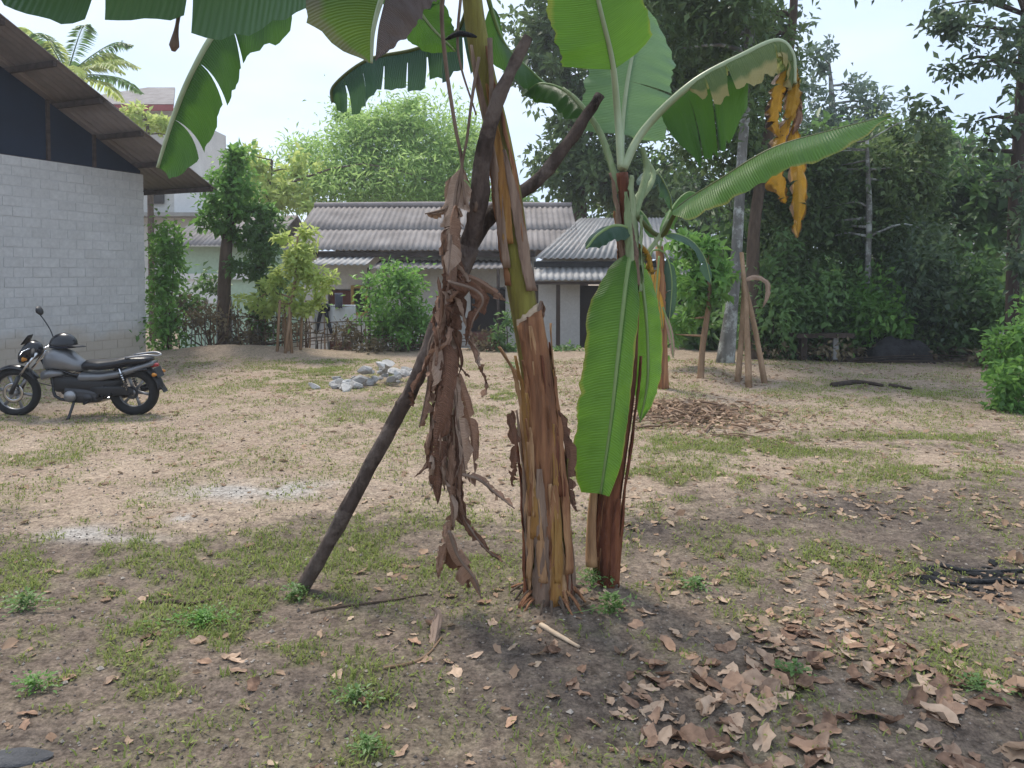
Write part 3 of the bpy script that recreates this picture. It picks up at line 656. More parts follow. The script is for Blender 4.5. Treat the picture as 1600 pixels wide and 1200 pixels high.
tree('young_bright_tree', 'small tree with rounded bright green crown beside the far banana plant', 'tree', tuple(Gp(1094, 592)[:2]),
     [(1098, 540, 11.2), (1108, 470, 11.2), (1106, 410, 11.2)], [.055, .045, .035, .02],
     [(1098, 385, 42, 28, 11.3), (1085, 440, 34, 60, 11.7), (1120, 430, 22, 50, 11.4), (1070, 490, 28, 40, 12.2)], .15, 3.2, M['fol_bright'], M['bark_tan'], None, 8)
tree('dense_dark_tree', 'dense dark tree with thin pale trunk standing behind the right hedge', 'tree', (P(1357, 540, 14.4)[0], 14.4),
     [(1356, 440, 14.4), (1358, 330, 14.5), (1355, 220, 14.6)], [.07, .06, .055, .03],
     [(1410, 265, 72, 85, 15.4), (1330, 320, 75, 85, 15.2), (1255, 320, 60, 90, 15.4), (1460, 220, 40, 30, 15.5), (1290, 240, 60, 40, 15.6), (1380, 390, 80, 60, 15), (1230, 420, 60, 60, 15)], .13, 3.4, M['fol_dark'], M['bark_grey'], None, 14)
tree('hazy_tree', 'grey green feathery tree rising against the sky behind dark trees', 'tree', (P(1300, 300, 22)[0], 22.),
     [(1300, 340, 22), (1302, 240, 22), (1300, 160, 22), (1296, 100, 22)], [.16, .14, .11, .08, .03],
     [(1285, 95, 30, 35, 22), (1275, 160, 45, 50, 22), (1340, 160, 50, 30, 22), (1310, 215, 70, 45, 21.5), (1375, 185, 30, 25, 22)], .2, 1.5, M['fol_grey'], M['bark_grey'], None, 16, clump=.34)
tree('pale_green_tree', 'lighter green tree above the half hidden house roof', 'tree', (P(1490, 400, 30)[0], 30.),
     [(1490, 380, 30), (1490, 300, 30), (1488, 240, 30)], [.2, .17, .12, .06], [(1490, 265, 55, 55, 29.5), (1460, 310, 45, 35, 29), (1530, 300, 45, 45, 30), (1500, 215, 30, 25, 30)], .24, 2.6, M['fol_bright'], M['bark_brown'], None, 8)
tree('slender_tree', 'tall slender tree with dark upright trunk and open leafy branches by the right edge hedge', 'tree', (P(1582, 570, 12.6)[0], 12.6),
     [(1581, 480, 12.6), (1584, 350, 12.6), (1592, 210, 12.6), (1600, 60, 12.6), (1606, -120, 12.6)], [.12, .10, .095, .085, .07, .04],
     [(1550, 25, 75, 45, 12.2), (1480, 40, 42, 45, 12.4), (1570, 110, 50, 38, 12), (1500, 105, 38, 24, 12.4), (1560, 195, 40, 25, 12.2), (1440, 170, 36, 25, 12.6), (1530, 235, 45, 22, 12.8), (1590, 270, 30, 40, 12), (1375, -18, 60, 24, 12.2), (1590, 400, 30, 50, 12.2), (1600, 330, 30, 50, 12)], .15, 1.25, M['fol_deep'], M['bark_dark'], None, 24, clump=.36)
tree('yellow_green_bamboo', 'feathery yellow green bamboo clump rising behind the long house roof', 'bamboo', (P(590, 400, 30)[0], 30.),
     [(590, 360, 30), (585, 280, 30), (575, 200, 30)], [.12, .1, .07, .03],
     [(560, 232, 60, 55, 30), (640, 222, 70, 60, 30), (700, 255, 50, 70, 30), (510, 285, 70, 40, 29.5), (610, 290, 95, 40, 29), (700, 315, 60, 35, 29), (640, 180, 34, 24, 30), (440, 290, 60, 34, 30), (400, 310, 50, 30, 30), (590, 200, 40, 30, 30), (480, 240, 40, 24, 31), (735, 225, 30, 40, 31), (540, 180, 26, 18, 31)], .25, 3.0, M['fol_fresh'], M['bark_tan'], None, 20, aspect=.28, clump=.5, hollow=.4, kind_parts=('stem', 'foliage'))
tree('round_green_tree', 'mid green tree between the bamboo and the block workshop', 'tree', (P(420, 400, 28)[0], 28.),
     [(420, 380, 28), (420, 300, 28), (425, 250, 28)], [.15, .12, .09, .05], [(420, 290, 40, 40, 28), (395, 260, 30, 28, 28), (455, 300, 40, 28, 27.5), (470, 255, 25, 18, 28), (720, 300, 1, 1, 28)], .27, 2.4, M['fol_yellow'], M['bark_brown'], None, 8)
tree('tall_leafy_tree', 'slim tree with knobbly brown trunk and dark topped crown by the stick fence', 'tree', (P(352, 535, 15.5)[0], 15.5),
     [(350, 460, 15.5), (354, 390, 15.5), (362, 320, 15.5), (366, 260, 15.5)], [.15, .13, .12, .08, .03],
     [(365, 250, 36, 30, 15.5), (362, 300, 46, 40, 15.4), (345, 345, 32, 30, 15.4), (385, 330, 30, 32, 15.6), (372, 370, 28, 24, 15.5)], .14, 3.0, M['fol_bright'], M['bark_brown'], None, 14)
tree('bushy_tree', 'bushy dark green young tree next to the slim knobbly tree', 'tree', (P(410, 540, 15.6)[0], 15.6),
     [(411, 480, 15.6), (410, 420, 15.6), (410, 360, 15.6)], [.05, .045, .035, .02], [(412, 350, 30, 34, 15.6), (408, 400, 36, 42, 15.5), (415, 445, 32, 30, 15.6)], .13, 3.2, M['fol_mid'], M['bark_brown'], None, 10)
tree('young_fruit_tree', 'light green young tree inside a guard of orange brown poles', 'tree', tuple(Gp(450, 556)[:2]),
     [(452, 500, 14.3), (462, 430, 14.3), (465, 370, 14.3)], [.045, .04, .03, .015], [(465, 378, 32, 24, 14.3), (466, 415, 30, 34, 14.3), (495, 450, 24, 28, 14.2), (440, 450, 22, 28, 14.5), (470, 475, 30, 20, 14.4), (400, 470, 30, 24, 14.9)], .12, 3.0, M['fol_yellow'], M['bark_tan'], None, 10)
tree('roofside_tree', 'yellow green tree crown just above the workshop eave', 'tree', (P(235, 300, 27)[0], 27.), [(235, 300, 27), (232, 230, 27), (230, 190, 27)], [.12, .1, .08, .04], [(225, 188, 34, 20, 27), (262, 200, 22, 20, 27), (200, 176, 24, 14, 27)], .24, 2.2, M['fol_yellow'], M['bark_brown'], None, 6)
HB = 'shrubs along the back of the yard'
shrub('leafy_shrub', 'leafy green shrub in front of the long house wall near the rubble heap', 'shrub', 625, 545, 15.4, [(622, 430, 38, 26, 15.4), (615, 475, 40, 45, 15.4), (645, 500, 30, 40, 15.3), (600, 510, 24, 30, 15.5)], .12, 3.0, M['fol_bright'], M['bark_brown'])
shrub('corner_shrub', 'pale green shrub growing against the far corner of the block workshop', 'shrub', 262, 545, 14.9, [(258, 375, 26, 34, 14.9), (262, 425, 28, 36, 14.9), (250, 480, 22, 55, 14.8), (270, 505, 20, 36, 14.8)], .12, 3.0, M['fol_bright'], M['bark_brown'])
shrub('dark_shrub', 'dark shrub with broad leaves low behind the stick fence', 'shrub', 400, 545, 15.5, [(395, 505, 30, 32, 15.4), (300, 470, 30, 30, 15.8), (330, 445, 20, 20, 15.8)], .14, 2.0, M['fol_mid'], M['bark_brown'])
shrub('dry_undergrowth', 'thin dry brown undergrowth along the stick fence', 'shrub', 330, 540, 15.2, [(300, 505, 50, 28, 15.2), (380, 515, 50, 24, 15.3), (450, 515, 40, 22, 15.7), (540, 520, 40, 18, 15.4)], .11, 1.3, M['fol_dry'], M['bark_brown'], nst=30)
shrub('fence_weeds', 'yellowish weeds against the yard edge below the hanging laundry', 'shrub', 560, 548, 15.3, [(560, 538, 45, 14, 15.2), (650, 538, 40, 12, 15.2), (760, 535, 30, 18, 15.3)], .09, 1.6, M['fol_dry'], M['bark_brown'], nst=10)
shrub('porch_shrub', 'small green shrub under the house canopy behind the banana stem', 'shrub', 790, 560, 15.2, [(788, 520, 20, 28, 15.2), (800, 545, 14, 12, 15.1), (880, 546, 26, 8, 15.2)], .10, 1.8, M['fol_mid'], M['bark_brown'])
hedge = [(1195, 14.2, 470, 45, 80, 'fol_mid', 'tall shrub standing directly behind the leaning poles'), (1255, 13.9, 490, 48, 66, 'fol_mid', 'mid green shrub between leaning poles and small concrete bench'),
         (1310, 14.2, 470, 48, 60, 'fol_mid', 'bushy shrub rising behind the small concrete bench'), (1362, 13.9, 465, 46, 44, 'fol_bright', 'yellow green topped shrub left of the dark plastic heap'),
         (1385, 14.3, 500, 45, 50, 'fol_mid', 'green shrub directly behind the dark plastic heap'), (1445, 14.0, 430, 50, 70, 'fol_deep', 'blackish green shrub right of the dark plastic heap'),
         (1480, 13.8, 510, 50, 50, 'fol_dark', 'dark low shrub under the blackish green one'), (1535, 13.4, 460, 46, 70, 'fol_mid', 'green shrub at the foot of the slender dark trunk')]
for px, Yd, cy, rx, ry, m, lab in hedge:
    shrub('hedge_shrub', lab, 'shrub', px, 566, Yd, [(px, cy, rx, ry, Yd), (px + 14, cy + 40, rx * .9, max(18, 545 - cy - 40), Yd - .1), (px - 16, min(535, cy + 62), rx * .8, 28, Yd)], .135, 2.3, M[m], M['bark_dark'], HB)
shrub('edge_bush', 'bright leafy bush spilling onto the yard at the foot of the hedge end', 'bush', 1592, 652, 8.4, [(1590, 530, 36, 36, 8.6), (1600, 585, 52, 44, 8.4), (1572, 615, 26, 32, 8.3), (1640, 540, 60, 70, 8.6), (1560, 560, 18, 22, 8.7), (1590, 640, 30, 16, 8.2)], .085, 2.4, M['fol_bright'], M['bark_brown'])
shrub('edge_undergrowth', 'brown stemmed undergrowth along the foot of the right hedge', 'shrub', 1250, 566, 13.6, [(1240, 545, 60, 16, 13.6), (1330, 548, 40, 12, 13.7), (1460, 548, 70, 14, 13.6), (1540, 560, 30, 20, 12.5)], .11, 1.6, M['fol_dry'], M['bark_dark'], nst=34)

# far belt of trees, read as one mass where nothing else fills the gap
mb = MB()
for px, py, rx, ry, Yd in [(700, 330, 120, 35, 36), (1060, 330, 90, 60, 34), (1250, 330, 150, 80, 34), (1420, 330, 120, 80, 34), (1560, 330, 110, 70, 34), (1680, 250, 90, 160, 30), (1330, 440, 200, 60, 20), (1530, 440, 100, 60, 20), (1100, 460, 100, 70, 22), (1190, 470, 60, 60, 17), (1260, 500, 110, 60, 16), (1720, 470, 80, 110, 13.5), (1840, 420, 120, 170, 13.5), (1980, 420, 120, 170, 12), (1330, 300, 160, 90, 18), (1450, 330, 100, 90, 18), (1200, 330, 70, 120, 19), (1560, 300, 60, 100, 17), (1400, 490, 120, 60, 16), (1530, 500, 90, 60, 15.5), (1090, 520, 70, 40, 16), (990, 300, 110, 60, 28), (1300, 250, 130, 60, 24), (760, 340, 60, 40, 36), (20, 330, 150, 60, 46), (-120, 250, 160, 120, 50)]:
    c, r = blob(px, py, rx, ry, Yd, .4); crown(mb, c, r, int(min(14000, 6.5 * math.pi * rx * ry / ((.32 * F / Yd) ** 2 * .28))), .32)
tag(mb.build('far_woodland', M['fol_mid']), 'far green woodland closing the gaps behind houses and hedge', 'woodland', kind='stuff')

# coconut palm beyond the workshop roof
pb = (P(105, 120, 30)[0], 30.); pc = P(105, 118, 30)
palm = empty('coconut_palm', (pb[0], pb[1], -.8), 'coconut palm with light fronds showing above the workshop roof', 'palm')
MB().tube(cr([(pb[0] + .5, pb[1], -.9), (pb[0] + .4, pb[1], 3), (pb[0], pb[1], 6), tuple(pc)], 16), np.linspace(.2, .12, 16), 10, .1).build('trunk', M['bark_grey'], palm)
for i in range(19):
    a = i * 2.4 + rng.random() * .4; el = rng.uniform(.0, 1.15); L = rng.uniform(2.3, 3.4)
    d = np.array([math.cos(a) * math.cos(el), math.sin(a) * math.cos(el), math.sin(el)])
    pts = cr([pc, pc + d * L * .4, pc + d * L * .75 + np.array([0, 0, -.2]), pc + d * L + np.array([0, 0, -.75])], 26)
    fm = MB().tube(pts, np.linspace(.03, .006, 26), 5); tt = nrm(np.gradient(pts, axis=0)); s = nrm(np.cross(tt, [0, 0, 1.0]))
    for sd_ in (-1, 1):
        c = pts[4:]; l = .62 * np.sin(np.linspace(.5, 2.9, len(c))); ax = s[4:] * sd_ + tt[4:] * .5 + np.array([0, 0, -.55]) + rng.normal(size=(len(c), 3)) * .1
        leaf_mesh(fm, c, ax, np.tile([0, 0, 1.0], (len(c), 1)), l, np.full(len(c), .09), rng.uniform(.3, .9, len(c)))
        leaf_mesh(fm, c + tt[4:] * .05, ax + rng.normal(size=(len(c), 3)) * .12, np.tile([0, 0, 1.0], (len(c), 1)), l * .9, np.full(len(c), .08), rng.uniform(.3, .9, len(c)))
    fm.build('frond', M['fol_yellow' if i % 3 else 'fol_mid'], palm)

# stick fence along the back left
sf0, sf1 = P(283, 540, 15.1), P(690, 545, 15.5)
fence = empty('stick_fence', (sf0[0], sf0[1], Hf(sf0[0], sf0[1])), 'rickety grey brown fence of thin upright sticks along the yard edge', 'fence')
nst = 58
for i in range(nst):
    f = i / (nst - 1) + rng.normal() * .004; x = sf0[0] + (sf1[0] - sf0[0]) * f; y = sf0[1] + (sf1[1] - sf0[1]) * f; z = Hf(x, y); h = rng.uniform(.55, 1.0) * (1.1 if f < .4 else .75)
    MB().tube(cr([(x, y, z - .06), (x + rng.normal() * .02, y, z + h * .5), (x + rng.normal() * .06, y + rng.normal() * .03, z + h)], 5), np.linspace(rng.uniform(.012, .022), .008, 5), 5).build('stick', M[['bark_brown', 'bark_tan', 'bark_grey'][i % 3]], fence)
for h in (.25, .55):
    pts = [(sf0[0] + (sf1[0] - sf0[0]) * f, sf0[1] + (sf1[1] - sf0[1]) * f - .03, Hf(sf0[0] + (sf1[0] - sf0[0]) * f, sf0[1]) + h + rng.normal() * .03) for f in np.linspace(0, 1, 9)]
    MB().tube(cr(pts, 24), .011, 5).build('rail', M['bark_brown'], fence)

# poles guarding the young tree
gb = Gp(450, 556)
for i, (dx, dy, h, lean) in enumerate([(-.17, -.1, .95, .03), (.12, -.16, .85, -.02), (.2, .12, .8, .02), (-.1, .17, .9, 0), (.0, -.2, .6, .05)]):
    x, y = gb[0] + dx, gb[1] + dy; z = Hf(x, y)
    tag(MB().tube([(x, y, z - .05), (x + lean, y, z + h * .5), (x + lean * 2, y, z + h)], [.028, .026, .022], 7, .1).build('guard_pole', M['bark_tan'], origin=(x, y, z)),
        'orange brown pole standing upright around the young light green tree', 'pole', 'poles guarding the young tree')

# poles leaning by the grey barked tree
def pole(name, a, b, r0, r1, mat, label, cat='pole', group=None, n=10, bend=.02):
    a, b = np.array(a), np.array(b); m = (a + b) / 2 + np.array([bend, 0, 0])
    return tag(MB().tube(cr([a, m, b], n), np.linspace(r0, r1, n), 8, .12).build(name, mat, origin=a), label, cat, group)
for (bx, by), top, lab in (((1170, 605), (1159, 395, 11.2), 'upright brown pole propped before the grey barked trunk'), ((1196, 600), (1160, 428, 11.2), 'slanting tan pole leaning against the upright pole'), ((1152, 598), (1162, 440, 11.3), 'thin pole leaning in towards the other two poles')):
    g_ = Gp(bx, by); pole('leaning_pole', (g_[0], g_[1], Hf(g_[0], g_[1]) - .05), P(*top), .045, .03, M['bark_tan'], lab, group='poles leaning together')

# dried strip curling from the pole tops
# ------------------------------------------------------------------ laundry
ly = 16.4; lA, lB = P(478, 474, ly), P(590, 476, ly)
for p in (lA, lB):
    z = Hf(p[0], ly); tag(MB().tube([(p[0], ly, z - .1), (p[0], ly, p[2] + .06)], [.03, .025], 7, .1).build('laundry_pole', M['bark_brown'], origin=(p[0], ly, z)), 'thin brown pole holding an end of the laundry line', 'pole', 'laundry line poles')
tag(MB().tube(cr([lA, (lA + lB) / 2 - np.array([0, 0, .05]), lB], 12), .006, 5).build('laundry_line', M['rope'], origin=lA), 'thin rope laundry line in front of the long house', 'rope')
def cloth(x0, x1, z1, z0, y, mat, name, label, cat, fold=.03, n=22):
    g = np.zeros((8, n, 3))
    for i in range(8):
        for j in range(n):
            v = i / 7; x = x0 + (x1 - x0) * j / (n - 1); g[i, j] = (x, y + fold * math.sin(j * 1.1 + v) * (.4 + v), z1 + (z0 - z1) * v + .015 * math.sin(j * .9) * v)
    return tag(MB().slab(g, .006).build(name, mat, origin=(x0, y, z1)), label, cat)
cloth(P(489, 500, ly)[0], P(556, 500, ly)[0], lA[2] - .03, P(500, 534, ly)[2], ly + .02, M['cloth_white'], 'white_sheet', 'white bed sheet drying on the line before the long house', 'sheet')
tz0, tz1 = lA[2] - .02, P(500, 521, ly)[2]; tx = [P(q, 500, ly)[0] for q in (492, 500, 508, 513, 523)]
tm = MB()
for sgn, xa, xb in ((0, tx[1], tx[0] + .04), (1, tx[3], tx[4] - .05)):
    tm.tube(cr([((tx[1] + tx[3]) / 2 + (.05 if sgn else -.05), ly - .06, tz0 - .12), (xa, ly - .07, (tz0 + tz1) / 2), (xb, ly - .07, tz1)], 8), np.linspace(.085, .065, 8), 8, .1, flat=.5)
tm.tube([(tx[1] - .04, ly - .06, tz0 - .06), (tx[3] + .04, ly - .06, tz0 - .06)], .09, 8, flat=.9)
tag(tm.build('dark_trousers', M['cloth_dark'], origin=(tx[1], ly, tz0)), 'dark trousers hanging with legs apart in front of the white sheet', 'trousers')
cloth(P(524, 500, ly)[0], P(536, 500, ly)[0], lA[2] + .22, lA[2] - .1, ly - .03, M['cloth_grey'], 'grey_shirt', 'small grey cloth hung over the line beside the dark trousers', 'cloth')

# ------------------------------------------------------------------ small things at the back right
b0 = P(1303, 560, 13.45); z = Hf(b0[0], 13.45)
bench = empty('concrete_bench', (b0[0], 13.45, z), 'small bench of dark slab on a whitish post at the hedge foot', 'bench')
MB().box((b0[0], 13.45, z + .2), (.09, .16, .44)).build('leg', M['concrete'], bench, smooth=False); MB().box((b0[0] - .55, 13.45, z + .2), (.1, .16, .44)).build('leg', M['bark_dark'], bench, smooth=False)
MB().box((b0[0] - .22, 13.45, z + .455), (1.0, .36, .07)).build('slab', M['bark_dark'], bench, smooth=False)
hx = P(1400, 560, 13.5)[0]; mb = MB(); gg = np.zeros((14, 22, 3))
for i in range(14):
    for j in range(22):
        a, b = i / 13 * 2 - 1, j / 21 * 2 - 1; e = max(0, 1 - a ** 4) * max(0, 1 - b ** 6)
        gg[i, j] = (hx + b * .52, 13.55 + a * .4, Hf(hx, 13.5) - .03 + .40 * e ** .5 * (.75 + .5 * vnoise(a * 3 + 9, b * 4 + 2)))
tag(mb.slab(gg[::-1], .01).build('plastic_heap', M['char'], origin=(hx, 13.55, Hf(hx, 13.5))), 'low blackish heap under plastic at the hedge foot', 'heap')

# ------------------------------------------------------------------ banana plants
def wprof(v, start=.14, tip=.58, endw=.0):
    w = np.clip(v / start, 0, 1) ** .55 * (1 - (1 - endw) * np.clip((v - tip) / (1 - tip), 0, 1) ** 2.1)
    return np.clip(w, .02, 1)

def blade(parent, name, pts, wL, wR, face, mat, ribmat, t0=.25, aL=10, aR=10, grav=.3, tears=(), ntear=0, gap=.10, rib=(.016, .004), n=64, wave=.010, crum=0., tip=.58, endw=0., start=.14, curl=25, rag=0.0, seed=0, sag=8, label=None):
    """banana leaf: midrib path pts (world), half widths in m, face = rough direction of the upper surface"""
    r = np.random.default_rng(seed + 11); pts = cr(pts, n); tt = nrm(np.gradient(pts, axis=0)); face = np.asarray(face, float)
    V, Fc, LU, LV = [], [], [], []; off = 0; Mx = 8
    cum = np.concatenate([[0], np.cumsum(np.linalg.norm(np.diff(pts, axis=0), axis=1))]); cum /= cum[-1]
    def at(v):
        q = t0 + (1 - t0) * v
        return np.array([np.interp(q, cum, pts[:, k]) for k in range(3)]), nrm(np.array([np.interp(q, cum, tt[:, k]) for k in range(3)]))
    for side, W, A in ((-1, wL, aL), (1, wR, aR)):
        if W <= 0: continue
        cuts = sorted([v for s_, v in tears if s_ == side] + list(r.uniform(.08, .95, ntear))); edges = [0.] + cuts + [1.]
        for a, b in zip(edges[:-1], edges[1:]):
            if b - a < .004: continue
            kk = max(3, int((b - a) * n * .8)); vc = (a + b) / 2; da = r.normal() * sag * (1 if len(edges) > 2 else 0); sh = 1 - rag * r.random()
            g0 = gap * r.uniform(.3, 1.7) if len(edges) > 2 else 0
            for i in range(kk):
                v = a + (b - a) * i / (kk - 1)
                for j in range(Mx):
                    u = j / (Mx - 1); vv = vc + (v - vc) * (1 - g0 * u ** 1.3 * (.6 + .8 * r.random() * 0 + .4)); vv = min(1, max(0, vv))
                    p, t = at(vv); nn = nrm(face - t * np.dot(face, t)); s = np.cross(t, nn) * side
                    w = W * float(wprof(np.array(vv), start, tip, endw)) * sh * (1 - (.11 if W > .09 else .04) * float(vnoise(vv * 31 + seed * 3, side * 5.)) - .05 * float(vnoise(vv * 90, seed)))
                    ang = math.radians(A + (da + curl * .5) * u); d = s * math.cos(ang) - nn * math.sin(ang)
                    d = nrm(d + np.array([0, 0, -grav]) * u + t * .18 * u)
                    q = p + d * w * u
                    rp = wave * u * 2.4 * (float(vnoise(vv * 17 + seed * 5, u * 2 + side)) - .5) + wave * .25 * u * math.sin(vv * 60 + side) + (crum * u * (float(vnoise(vv * 26 + seed, u * 5 + side * 3)) - .5) * 2 if crum else 0)
                    V.append(q + nn * rp); LU.append(u * side); LV.append(vv)
            q = off + np.arange(kk * Mx).reshape(kk, Mx)
            Fc.append(np.stack([q[:-1, :-1], q[1:, :-1], q[1:, 1:], q[:-1, 1:]], -1).reshape(-1, 4)[:, ::side]); off += kk * Mx
    mb = MB().add(np.array(V), np.vstack(Fc)); o = mb.build(name, mat, parent)
    for nm, arr in (('lu', LU), ('lv', LV)):
        at_ = o.data.attributes.new(nm, 'FLOAT', 'POINT'); at_.data.foreach_set('value', np.array(arr, np.float32))
    if label: o['label'] = label
    if ribmat is not None:
        rr = np.linspace(rib[0], rib[1], n); nn = nrm(face - tt * (tt @ face)[:, None])
        m = MB().tube(pts - nn * rr[:, None] * .5, rr, 8, .05); base = np.array(parent.location)
        mo = m.build('midrib', ribmat, None); mo.data.transform(Matrix.Translation(-Vector(base))); mo.parent = o
    return o

def PX(lst): return [P(*q) for q in lst]

def stem_sheaths(root, cen, rad, n, mats, seed, a_rng=(0., .25), b_rng=(.3, 1.), peel=.05, wid=(.35, .9)):
    r = np.random.default_rng(seed); L = len(cen)
    for k in range(n):
        a = r.uniform(*a_rng); b = min(1, a + r.uniform(*b_rng)); th0 = r.uniform(-.5, math.pi + .5); hw = r.uniform(*wid); off = r.uniform(.004, .02); pl = peel * r.random() ** 2; tw = r.normal() * .25
        m = 26; g = np.zeros((m, 7, 3))
        for i in range(m):
            f = i / (m - 1); v = a + (b - a) * f; c = np.array([np.interp(v * (L - 1), np.arange(L), cen[:, q]) for q in range(3)]); rr = np.interp(v * (L - 1), np.arange(L), rad)
            h = hw * (1 - .75 * f ** 3) * (.9 + .2 * r.random())
            for j in range(7):
                th = th0 + tw * f + h * (j / 6 * 2 - 1); ro = rr + off + pl * f ** 4 + .004 * math.sin(f * 19 + k + j) + .006 * abs(j - 3) / 3 * r.random()
                g[i, j] = c + ro * (math.cos(th) * np.array([1, 0, 0]) + math.sin(th) * np.array([0, -1, 0]))
        MB().slab(g[::-1], .003).build('dry_sheath', M[mats[k % len(mats)]], root)

# --- first plant
b1 = Gp(860, 952); Y1 = float(b1[1]); z1 = Hf(b1[0], Y1)
ban1 = empty('banana_plant', (b1[0], Y1, z1), 'leaning banana plant with tan dry sheaths, olive upper stem, propped by a forked branch', 'banana plant')
spx = [(860, 955, 70), (858, 850, 64), (850, 720, 54), (838, 600, 44), (822, 500, 42), (806, 400, 46), (793, 300, 44), (775, 200, 38), (753, 100, 34), (738, 0, 31), (728, -130, 27)]
pp = PX([(a, b, Y1 + .05) for a, b, w in spx]); pp[0][2] = z1 - .05
NS = 60; cen1 = cr(pp, NS); rad1 = np.interp(np.linspace(0, 1, NS), np.linspace(0, 1, len(spx)), [w * Y1 / F / 2 for a, b, w in spx])
MB().tube(cen1, rad1, 20, .05, nz=9).build('pseudostem', M['stem_olive'], ban1)
stem_sheaths(ban1, cen1, rad1, 26, ['sheath_tan', 'sheath_brown', 'sheath_orange', 'sheath_tan', 'sheath_grey', 'sheath_red', 'stem_olive'], 4, (0., .04), (.16, .40), .05, (.14, .42))
stem_sheaths(ban1, cen1, rad1 + .008, 12, ['sheath_brown', 'sheath_tan', 'sheath_red', 'sheath_orange'], 8, (.0, .2), (.1, .25), .09, (.1, .25))
stem_sheaths(ban1, cen1, rad1 * .98, 5, ['sheath_brown', 'sheath_grey', 'sheath_orange'], 15, (.42, .55), (.15, .35), .02, (.15, .35))
# cut sheath stub with its pale slanting face
g = np.zeros((18, 11, 3))
for i in range(18):
    for j in range(11):
        th = math.radians(42 + 88 * j / 10); vtop = .418 - .026 * (j / 10); v0_ = .05 + .13 * float(vnoise(j * .9, 3.3)); v = v0_ + (vtop - v0_) * i / 17
        c = np.array([np.interp(v * (NS - 1), np.arange(NS), cen1[:, q]) for q in range(3)]); rr = np.interp(v * (NS - 1), np.arange(NS), rad1) + .012 + .005 * math.sin(j * 2.2 + i * .3) - .022 * max(0, 1 - i / 6)
        g[i, j] = c + rr * (math.cos(th) * np.array([1, 0, 0]) + math.sin(th) * np.array([0, -1, 0])) + np.array([.006, 0, 0])
st = MB().slab(g[::-1], .022).build('cut_sheath', M['sheath_brown'], ban1)
tp = g[-1]; tin = tp + (np.array([0, 1, 0]) * .035) + np.array([0, 0, .02]); cm = MB().slab(np.stack([tp + np.array([0, -.004, -.006]), (tp + tin) / 2 + np.array([0, 0, .012]), tin])[::-1], .008).build('cut_face', M['cut_cream'], None)
cm.data.transform(Matrix.Translation(-Vector(ban1.location))); cm.parent = st
rr_ = np.random.default_rng(91)
for k in range(26):                    # stubby roots and frayed fibres at the foot
    a = rr_.uniform(0, 6.3); q0 = np.array([b1[0] + math.cos(a) * .085, Y1 + .05 + math.sin(a) * .085, z1 + rr_.uniform(.01, .06)]); L = rr_.uniform(.04, .13)
    q1 = q0 + np.array([math.cos(a) * L, math.sin(a) * L, 0]); q1[2] = Hf(q1[0], q1[1]) - .004
    MB().tube(cr([q0, (q0 + q1) / 2 + np.array([0, 0, .012]), q1], 6), np.linspace(rr_.uniform(.006, .014), .004, 6), 6, .2).build('root', M['sheath_brown' if k % 2 else 'bark_brown'], ban1)
top1 = (729, -140, Y1)
blade(ban1, 'leaf', PX([top1, (600, -130, 3.2), (490, -50, 3.05), (405, 0, 3.0), (343, 42, 3.0), (300, 112, 3.0), (270, 185, 3.02), (246, 262, 3.05)]), .215, .06, (.15, -1, .35), M['ban_dark'], M['midrib_pale'], t0=.50, aL=4, aR=65, grav=.55, tears=[(-1, .30), (-1, .52), (-1, .78)], gap=.10, rag=.12, rib=(.026, .008), tip=.72, endw=.35, start=.05, seed=1, curl=15)
blade(ban1, 'leaf', PX([top1, (580, -190, 2.7), (410, -125, 2.35), (190, -110, 2.25), (-80, -105, 2.25)]), .32, .33, (.1, .5, 1), M['ban_teal'], M['midrib_pale'], t0=.22, aL=30, aR=25, grav=.75, tears=[(-1, .62), (1, .4)], ntear=5, gap=.12, rag=.25, rib=(.024, .008), tip=.8, seed=2, curl=20, sag=12)
blade(ban1, 'leaf', PX([top1, (660, -90, 3.1), (606, -25, 3.0), (584, 40, 2.98), (580, 98, 2.98)]), .0, .52, (.1, -1, .4), M['ban_dryedge'], M['midrib_pale'], t0=.12, aL=8, aR=0, grav=.12, rib=(.02, .006), tip=.35, seed=3, curl=8, start=.05)
blade(ban1, 'dry_leaf', PX([(690, -95, 3.2), (618, -30, 3.02), (594, 30, 2.99), (586, 95, 2.99)]), .17, .0, (.1, -1, .2), M['ban_drygrey'], None, t0=.0, aL=10, aR=40, grav=.1, crum=.012, tip=.5, seed=4)
blade(ban1, 'leaf', PX([top1, (690, -70, 3.6), (640, -20, 3.75), (668, 34, 3.8), (712, 80, 3.85)]), .16, .16, (0, -1, .1), M['ban_dark'], M['midrib_pale'], t0=.15, aL=5, aR=5, grav=.2, rib=(.014, .005), tip=.6, seed=5)
blade(ban1, 'leaf', PX([top1, (735, -40, 3.75), (715, 45, 3.95), (650, 75, 4.05), (575, 92, 4.1), (522, 132, 4.1), (519, 160, 4.1)]), .26, .08, (0, -.75, 1), M['ban_teal'], M['midrib_dark'], t0=.28, aL=40, aR=50, grav=1.3, tears=[(-1, .1), (-1, .2), (-1, .32), (-1, .4), (-1, .5), (-1, .62), (-1, .75), (-1, .86)], gap=.16, rib=(.018, .007), tip=.8, endw=.2, seed=6, rag=.25, sag=12, start=.06)
blade(ban1, 'leaf', PX([top1, (752, -50, 3.7), (785, 60, 3.9), (832, 112, 4.1), (884, 160, 4.15)]), .13, .15, (0, -.8, .8), M['ban_dark'], M['midrib'], t0=.42, aL=10, aR=20, grav=.6, rib=(.016, .006), seed=7)
